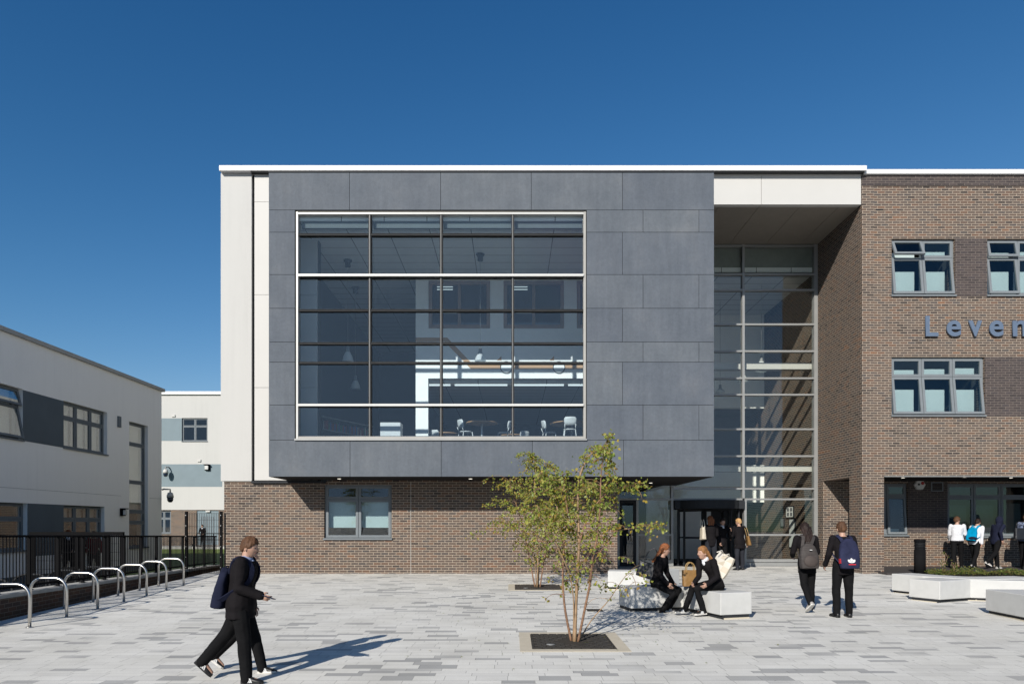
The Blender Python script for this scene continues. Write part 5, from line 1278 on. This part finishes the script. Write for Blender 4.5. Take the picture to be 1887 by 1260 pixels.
    # ---- shoes
    for q, sg in (('l', 1), ('r', -1)):
        hp_, k, a, fd = legs[q]; sn = fd.cross(u); sn = sn.normalized(); up = sn.cross(fd).normalized()
        if up.z < 0 and fd.z > -0.95: up = -up
        sh_ = outfit.get('shoe_'+q, outfit.get('shoe', SHOE)); sole = outfit.get('sole')
        o = a-up*0.074*s
        prof_ = [(-.062, .020, .03, .02), (-.05, .034, .05, .03), (-.01, .036, .062, .034), (.05, .038, .052, .03), (.11, .045, .036, .022), (.165, .040, .026, .016), (.195, .018, .018, .012)]
        b = MB(); b.rings([ering(o+(fd*x+up*(hh*0.62+0.012))*s, sn*w_*s, up*hh*0.72*s, 12) for x, w_, hh, _ in prof_]); so = b.build('shoe', sh_, root)
        b = MB(); b.rings([[o+(fd*x+sn*w_*1.04*cx_+up*zz_)*s for cx_, zz_ in ((-1, .0), (1, .0), (1, .027), (-1, .027))] for x, w_, hh, _ in prof_], smooth=False); b.build('sole', sole or SHOE, so)
        if outfit.get('stripes'):
            for kk in range(3):
                for ss in (-1, 1):
                    b = MB(); x = 0.022+kk*0.022; b.obox(o+(fd*x+sn*ss*0.0365+up*0.042)*s, (fd*0.008)*s, sn*0.007*s, (up*0.024-fd*0.012)*s); b.build('stripe', outfit['stripes'], so)
    return P

def backpack(P, label, mat, w=0.30, h=0.44, d=0.15, t=0.20, name='backpack', pocket=None, off=0.0, strapmat=None, side=0.0, detail=True):
    s = P.s; f, l, u = P.ft, P.lt, P.sp
    c = P.spine(t)-f*(0.125+d/2+off)*s+l*side*s
    o = empty(name, c-u*h/2*s, label, 'bag')
    b = MB(); rr = []
    for k in range(11):
        q = k/10; zz_ = (q-0.5)*h; wq = w/2*(0.86+0.16*math.sin(math.pi*min(1, q*1.15+.1)))*(1 if q < .72 else math.sqrt(max(.06, 1-((q-.72)/.30)**2))); dq = d/2*(1.0-0.45*q)*(1 if q > 0.08 else 0.85)
        rr.append([c+(u*zz_+l*wq*math.copysign(abs(math.cos(a))**0.6, math.cos(a))+f*dq*math.copysign(abs(math.sin(a))**0.6, math.sin(a)))*s for a in [2*math.pi*j/20 for j in range(20)]])
    b.rings(rr); me = vox(b, 0.011*s, 2, 0.008*s, w*31); mob('pack_body', me, mat, o)
    if pocket:
        b = MB(); b.ell(c-u*h*0.22*s-f*d*0.40*s, l*w*0.40*s, f*d*0.26*s, u*h*0.24*s, 18, 12); b.build('pocket', pocket, o)
    for sg in (-1, 1):
        b = MB(); sh = P.spine(0.49)+l*sg*0.115*s
        pts = [c+(l*sg*w*0.22+u*h*0.40-f*-d*0.3)*s, P.spine(0.47)-f*0.11*s+l*sg*0.10*s, sh+u*0.022*s, P.spine(0.43)+f*0.115*s+l*sg*0.125*s, P.spine(0.27)+f*0.115*s+l*sg*0.15*s, P.spine(0.14)-f*0.02*s+l*sg*0.165*s, c+(l*sg*w*0.42-u*h*0.36)*s]
        cc = catmull(pts, 4); rr = []
        for i, p in enumerate(cc):
            dr = (cc[min(i+1, len(cc)-1)]-cc[max(i-1, 0)]).normalized(); ou = (p-P.spine(0.33)); ou = (ou-dr*ou.dot(dr)).normalized(); sdv = dr.cross(ou)
            rr.append([p+(sdv*a_*0.028+ou*b_*0.008)*s for a_, b_ in ((-1, -1), (1, -1), (1, 1), (-1, 1))])
        b.rings(rr, smooth=False); b.build('strap', strapmat or mat, o)
    b = MB(); q = c+(u*h*0.47)*s; b.tube([q-l*0.04*s, q-l*0.03*s+u*0.035*s, q+l*0.03*s+u*0.035*s, q+l*0.04*s], 0.008*s, 6); b.build('grab_handle', strapmat or mat, o)
    P.pack = (c, w, h, d); return o

def tote(c, l, f, u, w, h, d, label, mat, handlemat, top=1.12, hh=0.22, name='tote_bag', fold=0.0):
    o = empty(name, c-u*h/2, label, 'bag')
    b = MB(); rr = []
    for q in (0, .06, .5, 1):
        wq = w/2*(1+(top-1)*q); dq = d/2*(1-0.35*q)
        rr.append([c+u*(q-0.5)*h+l*wq*math.copysign(abs(math.cos(a))**0.35, math.cos(a))+f*dq*math.copysign(abs(math.sin(a))**0.5, math.sin(a)) for a in [2*math.pi*j/24 for j in range(24)]])
    b.rings(rr); me = vox(b, 0.010, 1, 0.006, w*17); mob('bag_body', me, mat, o)
    for sg in (-1, 1):
        b = MB(); q = c+u*h*0.46+f*sg*d*0.28
        b.tube(catmull([q-l*w*0.28-u*0.05, q-l*w*0.25+u*hh*0.6, q+u*hh, q+l*w*0.25+u*hh*0.6, q+l*w*0.28-u*0.05], 4), 0.009, 6); b.build('handle', handlemat, o)
    return o

TAN = M('tan_leather', (0.30, 0.165, 0.055), 0.5, var=0.12, vs=9); TANH = M('tan_strap', (0.42, 0.27, 0.10), 0.5); CREAM = M('cream_leather', (0.62, 0.55, 0.44), 0.5, var=0.04); CREAM2 = M('pale_cream_leather', (0.74, 0.70, 0.62), 0.45, var=0.03)
BAGK = M('black_leather', (0.014, 0.015, 0.02), 0.4, var=0.1); TEAL = cloth('turquoise_nylon', (0.0, 0.28, 0.52)); NAVYP = cloth('navy_nylon', (0.028, 0.032, 0.07)); GRYP = M('striped_grey_nylon', (0.055, 0.047, 0.045), 0.8, var=0.35, vs=60, stretch=(0.05, 0.05, 1))
REDP = M('red_print', (0.55, 0.02, 0.03), 0.6); WHITEP = M('white_print', (0.75, 0.75, 0.75), 0.6); BLUEP = cloth('royal_blue_panel', (0.01, 0.12, 0.5))
B = BLK
# 1 walking boy in front
P1 = person('boy striding past with a phone and a dark backpack, nearest the camera', px(444, 7.25), 7.25, 1.56, 4,
    dict(leg_r=(9, 5, 2, 0), leg_l=(-27, 14, 2, -46), lean=3, hunch=8, arm_r=(8, 8, 72, 6), arm_l=(-8, 10, 30, 8), pitch=-12, yaw=-6, grip=48), dict(hairmat=HB, collar=PALEB, sole=SHOE, stripes=WHITEP, hem=-0.18, loose=0.038, flare=0.035, sleeve=0.024, leg=0.024, bulk=1.08))
P1b = backpack(P1, 'navy backpack on the back of the striding boy', NAVY, 0.31, 0.46, 0.17, 0.13)
sh, e_, w, d = P1.arms['r']
ph = MB(); c = w+d*0.10*P1.s+V((0, 0, 0.018)); a = d; n_ = V((0, -1, 0.15)).normalized(); k = a.cross(n_).normalized(); ph.obox(c, a*0.07, n_*0.034, k*0.005)
tag(ph.build('mobile_phone', m['ink'], org=c, bevel=0.003), 'dark mobile phone held by the striding boy', 'phone')
P1c = person('boy in white soled trainers walking hidden beside the striding boy', px(453, 7.72), 7.72, 1.46, 2,
    dict(leg_r=(20, 6, 2, 2), leg_l=(-22, 22, 2, -40), lean=0, hunch=6, arm_r=(-8, 8, 20, 8), arm_l=(-4, 8, 24, 8), pitch=-10), dict(hairmat=HB, sole=SOLEW, stripes=WHITEP, hem=-0.16, loose=0.026, leg=0.02))
# 2 two seated girls
Yb = 12.62
SZ = gz(12.5)+0.44
P2 = person('seated girl with windblown auburn hair, facing her friend on the bench', px(1210, 12.52), 12.52, 1.60, -32,
    dict(pelvis_z=SZ+0.105, leg_l=(68, 98, 4, 0), leg_r=(60, 92, 5, 0), lean=8, hunch=12, arm_r=(22, 6, 38, 12), arm_l=(24, 6, 30, 14), pitch=-6, yaw=26), dict(girl=True, hair='wind', hairmat=HC, flow=V((-0.10, 0, 0.02)), hairlen=0.24, sole=SOLEW, stripes=WHITEP, hem=-0.04, leg=0.011, shoe=SHOE))
c = P2.spine(0.13)-P2.ft*0.24*P2.s-V((0, 0.10, 0))
tote(c, V((0.93, -0.2, -0.3)).normalized(), V((0.2, 1, 0)).normalized(), V((0.3, 0, 0.95)).normalized(), 0.36, 0.28, 0.14, 'black shoulder bag hanging behind the auburn haired seated girl', BAGK, BAGK, hh=0.30, name='shoulder_bag')
P3 = person('seated girl with long light brown hair and a tan tote, laughing', px(1321, 11.98), 11.98, 1.62, 186,
    dict(pelvis_z=SZ+0.105, leg_l=(80, 98, 2, -2), leg_r=(80, 60, 0, 0), lean=20, hunch=14, arm_l=(30, 6, 58, 18), arm_r=(34, 8, 56, 14), pitch=-3, yaw=14, twist=-26, grip=45), dict(girl=True, hair='wind', hairmat=hairmat('light_brown_hair', (0.22, 0.105, 0.04)), flow=V((0.12, -0.02, 0.0)), hairlen=0.30, sole=SOLEW, stripes=WHITEP, collar=SHIRT, cuff=SHIRT, leg=0.011, hem=-0.06))
c = V((px(1272, 12.4), 12.42, SZ+0.17)); tote(c, V((1, 0.1, 0)).normalized(), V((-0.1, 1, 0)).normalized(), V((0, 0, 1)), 0.27, 0.30, 0.13, 'tan tote bag held on the bench between the two seated girls', TAN, TANH, hh=0.15)
def facet_bag(c, l, f, u, w, h, d, label):
    o = empty('faceted_bag', c-u*h/2, label, 'bag')
    rnd = random.Random(3); b = MB(); nx, ny = 3, 4; pts = {}
    for i in range(nx+1):
        for j_ in range(ny+1):
            for sd_ in (-1, 1):
                x = (i/nx-0.5)*w; y = (j_/ny-0.5)*h; ed = (i in (0, nx)) or (j_ in (0, ny))
                pts[i, j_, sd_] = c+l*x*(0.9 if ed and j_ in (0, ny) else 1)+u*y+f*sd_*d/2*(0.35 if ed else rnd.uniform(0.7, 1.1))
    for sd_ in (-1, 1):
        for i in range(nx):
            for j_ in range(ny):
                q = [pts[i, j_, sd_], pts[i+1, j_, sd_], pts[i+1, j_+1, sd_], pts[i, j_+1, sd_]]
                if (i+j_) % 2: b.add([q[0], q[1], q[2]], [(0, 1, 2)], rnd.randint(0, 1)); b.add([q[0], q[2], q[3]], [(0, 1, 2)], rnd.randint(0, 1))
                else: b.add([q[0], q[1], q[3]], [(0, 1, 2)], rnd.randint(0, 1)); b.add([q[1], q[2], q[3]], [(0, 1, 2)], rnd.randint(0, 1))
    E = [(i, 0) for i in range(nx)]+[(nx, j_) for j_ in range(ny)]+[(i, ny) for i in range(nx, 0, -1)]+[(0, j_) for j_ in range(ny, 0, -1)]
    for a, c2 in zip(E, E[1:]+E[:1]): b.add([pts[(*a, -1)], pts[(*c2, -1)], pts[(*c2, 1)], pts[(*a, 1)]], [(0, 1, 2, 3)], 0)
    b.build('bag_body', [CREAM, CREAM2], o)
    for sg in (-1, 1):
        b = MB(); q = c+u*h*0.45; b.tube([q+l*sg*w*0.2, q+l*sg*w*0.22-f*-0.10+u*0.05, q+l*sg*w*0.22+f*0.2-u*0.02], 0.01, 6); b.build('strap', CREAM2, o)
    return o
s = P3.s; cb = P3.spine(0.23)-P3.ft*0.245+V((0, -0.06, 0))
ua = (V((0, 0, 1))*0.86+V((0.45, 0, 0))-V((0, 0.1, 0))).normalized(); la_ = V((0.55, -0.8, -0.3)); la_ = (la_-ua*la_.dot(ua)).normalized(); fa_ = ua.cross(la_)
if fa_.x > 0: fa_ = -fa_
facet_bag(cb, la_, fa_, ua, 0.36, 0.40, 0.13, 'cream faceted backpack worn by the laughing seated girl')
# 3 group by the revolving door
P4 = person('girl with copper hair and a cream bag, back turned at the revolving door', px(1310, 21.3), 21.3, 1.74, 95, dict(leg_l=(2, 2, 2, 0), leg_r=(-2, 2, 3, 0), arm_l=(10, 14, 85, 10), arm_r=(6, 8, 60, 25), pitch=2), dict(girl=True, hair='long', hairmat=HC, hem=-0.16, trsmat=GRYT, hairlen=0.27), detail=0.8)
c = P4.spine(0.22)+P4.lt*0.27*P4.s-P4.ft*0.05
tote(c, P4.ft, P4.lt, P4.sp, 0.28, 0.38, 0.15, 'cream bag on the arm of the copper haired girl', CREAM, CREAM2, top=0.9, hh=0.26)
P5 = person('boy in the shade of the revolving door facing the copper haired girl', px(1330, 21.95), 21.95, 1.66, -80, dict(leg_l=(3, 3, 3, 0), arm_r=(6, 6, 30, 14), arm_l=(30, 10, 105, 14), pitch=-4), dict(hairmat=HD, collar=SHIRT, hem=-0.15), detail=0.8)
P6 = person('girl with tied blonde hair and a brown tote on her shoulder at the entrance', px(1363, 21.75), 21.75, 1.66, 105, dict(leg_l=(-3, 2, 3, 0), leg_r=(4, 3, 4, 0), arm_l=(16, 8, 60, 22), arm_r=(-4, 16, 18, 4), yaw=30, pitch=-4), dict(girl=True, hair='short', hairmat=HBL, hem=-0.22, flare=0.05, trsmat=GRYT, loose=0.025), detail=0.8)
c = P6.spine(0.02)-P6.lt*0.30*P6.s-P6.ft*0.02
tote(c, (P6.ft*0.9-P6.lt*0.3).normalized(), P6.lt, V((-0.22, 0, 1)).normalized(), 0.32, 0.30, 0.13, 'brown leather tote on the blonde girl\'s shoulder', TAN, TANH, hh=0.30)
# 4 pair walking away
P7 = person('girl with long dark hair and striped grey backpack walking away', px(1487, 12.55), 12.55, 1.64, 92, dict(leg_r=(7, 4, 3, 0), leg_l=(-16, 26, 3, -38), lean=4, arm_l=(14, 14, 62, 28), arm_r=(16, 16, 66, 28), pitch=-14), dict(girl=True, hair='long', hairmat=HD, hairlen=0.36, hem=-0.20, leg=0.009, sole=SOLEW, shoe_l=GSHOE, flare=0.03))
backpack(P7, 'striped grey brown backpack on the dark haired girl', GRYP, 0.35, 0.47, 0.20, 0.10, pocket=M('grey_brown_pocket', (0.07, 0.055, 0.05), 0.8), side=0.07)
c_, w_, h_, d_ = P7.pack; b = MB(); b.obox(c_-P7.ft*(d_*0.50+0.0)*P7.s+P7.sp*0.10, P7.lt*0.022, P7.ft*0.012, P7.sp*0.006+P7.lt*0.004)
b.build('badge', WHITEP, [o for o in bpy.data.objects if o.name.startswith('backpack')][-1])
P8 = person('boy with a navy backpack printed with a white trefoil, walking away', px(1554, 11.75), 11.75, 1.66, 90, dict(leg_r=(2, 2, 2, 0), leg_l=(6, 12, 2, 0), lean=2, arm_l=(8, 13, 36, 12), arm_r=(4, 15, 34, 10), pitch=-4), dict(hairmat=HB, hem=-0.17, flare=0.02, bulk=0.98))
bp = backpack(P8, 'navy backpack with white trefoil and red bar on the walking boy', NAVYP, 0.345, 0.52, 0.17, 0.185)
c_, w_, h_, d_ = P8.pack; s = P8.s
def onbag(x, z): 
    q = (z+h_/2)/h_; return c_+P8.lt*x*s+P8.sp*z*s-P8.ft*(d_/2*(1.0-0.45*q)+0.006)*s
for ang, ln_, wd_ in ((0, 0.085, 0.026), (48, 0.085, 0.025), (-48, 0.085, 0.025)):
    b = MB(); a = R(ang); base = V((0.0, -0.165)); dx = V((math.sin(a), math.cos(a))); nx_ = V((dx.y, -dx.x)); top_ = []; bot = []
    outl = [(0, .008), (.3, .7), (.55, 1.0), (.8, .75), (1.0, 0.02)]
    poly = [base+dx*t*ln_+nx_*q*wd_ for t, q in outl]+[base+dx*t*ln_-nx_*q*wd_ for t, q in outl[::-1]]
    fr = [onbag(-p.x, p.y) for p in poly]; bkk = [p+P8.ft*0.005 for p in fr]; n2 = len(fr)
    b.add(fr+bkk, [tuple(range(n2)), tuple(range(n2, 2*n2))[::-1]]+[(i, (i+1) % n2, n2+(i+1) % n2, n2+i) for i in range(n2)]); b.build('logo_leaf', WHITEP, bp)
b = MB(); q = [onbag(-0.07, -0.20), onbag(0.055, -0.20), onbag(0.055, -0.182), onbag(-0.07, -0.182)]; b.hexa(q+[p+P8.ft*0.005 for p in q]); b.build('logo_bar', REDP, bp)
b = MB(); b.obox(onbag(0.165, -0.13)+P8.ft*0.07, P8.lt*0.008, P8.ft*0.03, P8.sp*0.04); b.build('side_tab', REDP, bp)
# 5 line of pupils under the overhang
Yr = 21.85; zr = 0.053
P9 = person('boy in an untucked white shirt at the back of the line by the brick wall', px(1764, Yr), Yr, 1.70, 62, dict(leg_l=(-8, 4, 2, -8), leg_r=(12, 4, 3, 0), arm_r=(14, 10, 50, 12), arm_l=(10, 8, 40, 10), yaw=-50, lean=3), dict(topmat=SHIRT, top='shirt', hem=-0.02, loose=0.026, flare=0.03, hairmat=HB, leg=0.012), z0=zr, detail=0.8)
P10 = person('boy in a white shirt wearing a turquoise backpack by the brick wall', px(1797, Yr-.1), Yr-.1, 1.66, 28, dict(leg_l=(16, 5, 2, 0), leg_r=(-18, 16, 2, -28), arm_r=(0, 6, 10, 3), arm_l=(10, 8, 30, 6), lean=7, hunch=12, pitch=-22), dict(topmat=SHIRT, top='shirt', hem=-0.10, hairmat=HD, loose=0.022, shoe_r=GSHOE, leg=0.014), z0=zr, detail=0.8)
bp = backpack(P10, 'turquoise backpack with a dark base on a white shirted boy', TEAL, 0.31, 0.46, 0.18, 0.17)
c_, w_, h_, d_ = P10.pack; b = MB(); b.ell(c_-P10.sp*h_*0.34-P10.lt*0.05-P10.ft*0.012, P10.lt*w_*0.44, P10.ft*d_*0.52, P10.sp*h_*0.15, 16, 10); b.build('base_panel', NAVY, bp)
P11 = person('boy hooded in dark navy with a blue sleeve panel by the brick wall', px(1836, Yr), Yr, 1.70, 12, dict(leg_l=(14, 6, 2, 0), leg_r=(-20, 30, 2, -30), arm_r=(-32, 16, 62, 6), arm_l=(10, 8, 14, 4), lean=6, hunch=10, pitch=-8), dict(topmat=NAVY, top='hoodie', hair='hood', hem=-0.12, loose=0.026, leg=0.018, shoe=GSHOE, sole=SOLEW), z0=zr, detail=0.8)
b = MB(); b.ell(P11.spine(0.27)-P11.lt*0.045+P11.ft*0.118, P11.lt*0.032, P11.ft*0.014, P11.sp*0.22, 10, 10); b.build('blue_panel', BLUEP, P11.root)
P12 = person('pupil in a pale blue shirt at the cut edge of the view by the wall', px(1889, Yr), Yr, 1.78, 20, dict(leg_l=(6, 4, 2, 0), leg_r=(-8, 8, 2, -10), arm_r=(-6, 12, 40, 6), lean=3), dict(topmat=PALEB, top='shirt', hem=-0.08, loose=0.024, hairmat=HB, leg=0.018), z0=zr, detail=0.8)
tote(P12.spine(0.12)-P12.ft*0.26-V((0, .05, 0)), V((1, 0, 0)), V((0, 1, 0)), V((0, 0, 1)), 0.44, 0.36, 0.16, 'black holdall carried by the pupil in pale blue', BAGK, BAGK, top=0.9, hh=0.22, name='holdall')
# 6 far ones
P13 = person('distant pupil in black standing before the grey rear door', px(373.5, 49.75), 49.75, 1.62, -85, dict(arm_r=(14, 12, 50, 20), arm_l=(14, 12, 50, 20)), dict(hairmat=HD, collar=SHIRT), z0=rz(1005)+0.002, detail=0.6)
P14 = person('red haired pupil standing behind the railings at the dark window', px(126, ly(126)-0.4), ly(126)-0.4, 1.72, -60, dict(arm_r=(10, 10, 40, 10), arm_l=(10, 10, 60, 20)), dict(hairmat=HR, collar=SHIRT), z0=-0.42, detail=0.6)
P15 = person('pupil in a reddish top behind the railings, right of the red haired pupil', px(173, ly(173)-0.3), ly(173)-0.3, 1.66, -60, dict(arm_r=(10, 10, 30, 10), arm_l=(10, 10, 30, 10)), dict(hairmat=HB, topmat=cloth('dark_red_cloth', (0.16, 0.015, 0.02))), z0=-0.42, detail=0.6)
# ------------------------------------------------------------------ sun, sky, camera
d_ = V((0.47, 1.0, -0.60)).normalized()
el = math.asin(-d_.z); rot = math.atan2(-d_.x, -d_.y)
sun = bpy.data.lights.new('sun', 'SUN'); sun.energy = 4.35; sun.angle = R(0.53); sun.color = (1.0, 0.945, 0.86)
so = bpy.data.objects.new('sun', sun); COL.objects.link(so); so.rotation_euler = d_.to_track_quat('-Z', 'Y').to_euler(); so.location = (-20, -40, 30)
w = bpy.data.worlds.new('World'); sc.world = w; w.use_nodes = True
nt = w.node_tree; nt.nodes.clear()
sky = nt.nodes.new('ShaderNodeTexSky'); sky.sky_type = 'NISHITA'; sky.sun_disc = False; sky.sun_elevation = el; sky.sun_rotation = rot
sky.altitude = 0.0; sky.air_density = 1.0; sky.dust_density = 0.6; sky.ozone_density = 4.0
bg = nt.nodes.new('ShaderNodeBackground'); bg.inputs[1].default_value = 0.066
ou = nt.nodes.new('ShaderNodeOutputWorld'); sp = nt.nodes.new('ShaderNodeSeparateColor'); cb = nt.nodes.new('ShaderNodeCombineColor'); nt.links.new(sky.outputs[0], sp.inputs[0])
for i, (a, gm, mx) in enumerate(((0.41, 2.0, 3.1), (0.71, 1.31, 5.0), (0.99, 1.07, 7.5))):      # deep, polarised blue
    mn = nt.nodes.new('ShaderNodeMath'); mn.operation = 'MINIMUM'; mn.inputs[1].default_value = mx; nt.links.new(sp.outputs[i], mn.inputs[0])
    pw = nt.nodes.new('ShaderNodeMath'); pw.operation = 'POWER'; pw.inputs[1].default_value = gm; nt.links.new(mn.outputs[0], pw.inputs[0])
    ml = nt.nodes.new('ShaderNodeMath'); ml.operation = 'MULTIPLY'; ml.inputs[1].default_value = a; nt.links.new(pw.outputs[0], ml.inputs[0])
    nt.links.new(ml.outputs[0], cb.inputs[i])
nt.links.new(cb.outputs[0], bg.inputs[0]); nt.links.new(bg.outputs[0], ou.inputs[0])
cam = bpy.data.cameras.new('camera'); cam.lens = 24.0; cam.sensor_width = 36.0; cam.sensor_fit = 'HORIZONTAL'; cam.shift_y = (HY-630)/1887; cam.clip_end = 5000; cam.clip_start = 0.05
co = bpy.data.objects.new('camera', cam); COL.objects.link(co); co.location = (0, 0, CZ); co.rotation_euler = (R(90), 0, 0); sc.camera = co
sc.view_settings.view_transform = 'Standard'; sc.view_settings.look = 'None'; sc.view_settings.exposure = 0.6; sc.view_settings.gamma = 1.0
sc.render.engine = 'CYCLES'; sc.cycles.use_denoising = True
try: sc.cycles.denoiser = 'OPENIMAGEDENOISE'
except Exception: pass
sc.cycles.max_bounces = 10; sc.cycles.transparent_max_bounces = 24; sc.cycles.glossy_bounces = 4; sc.cycles.diffuse_bounces = 5
sc.cycles.caustics_reflective = False; sc.cycles.caustics_refractive = False; sc.cycles.sample_clamp_indirect = 6.0
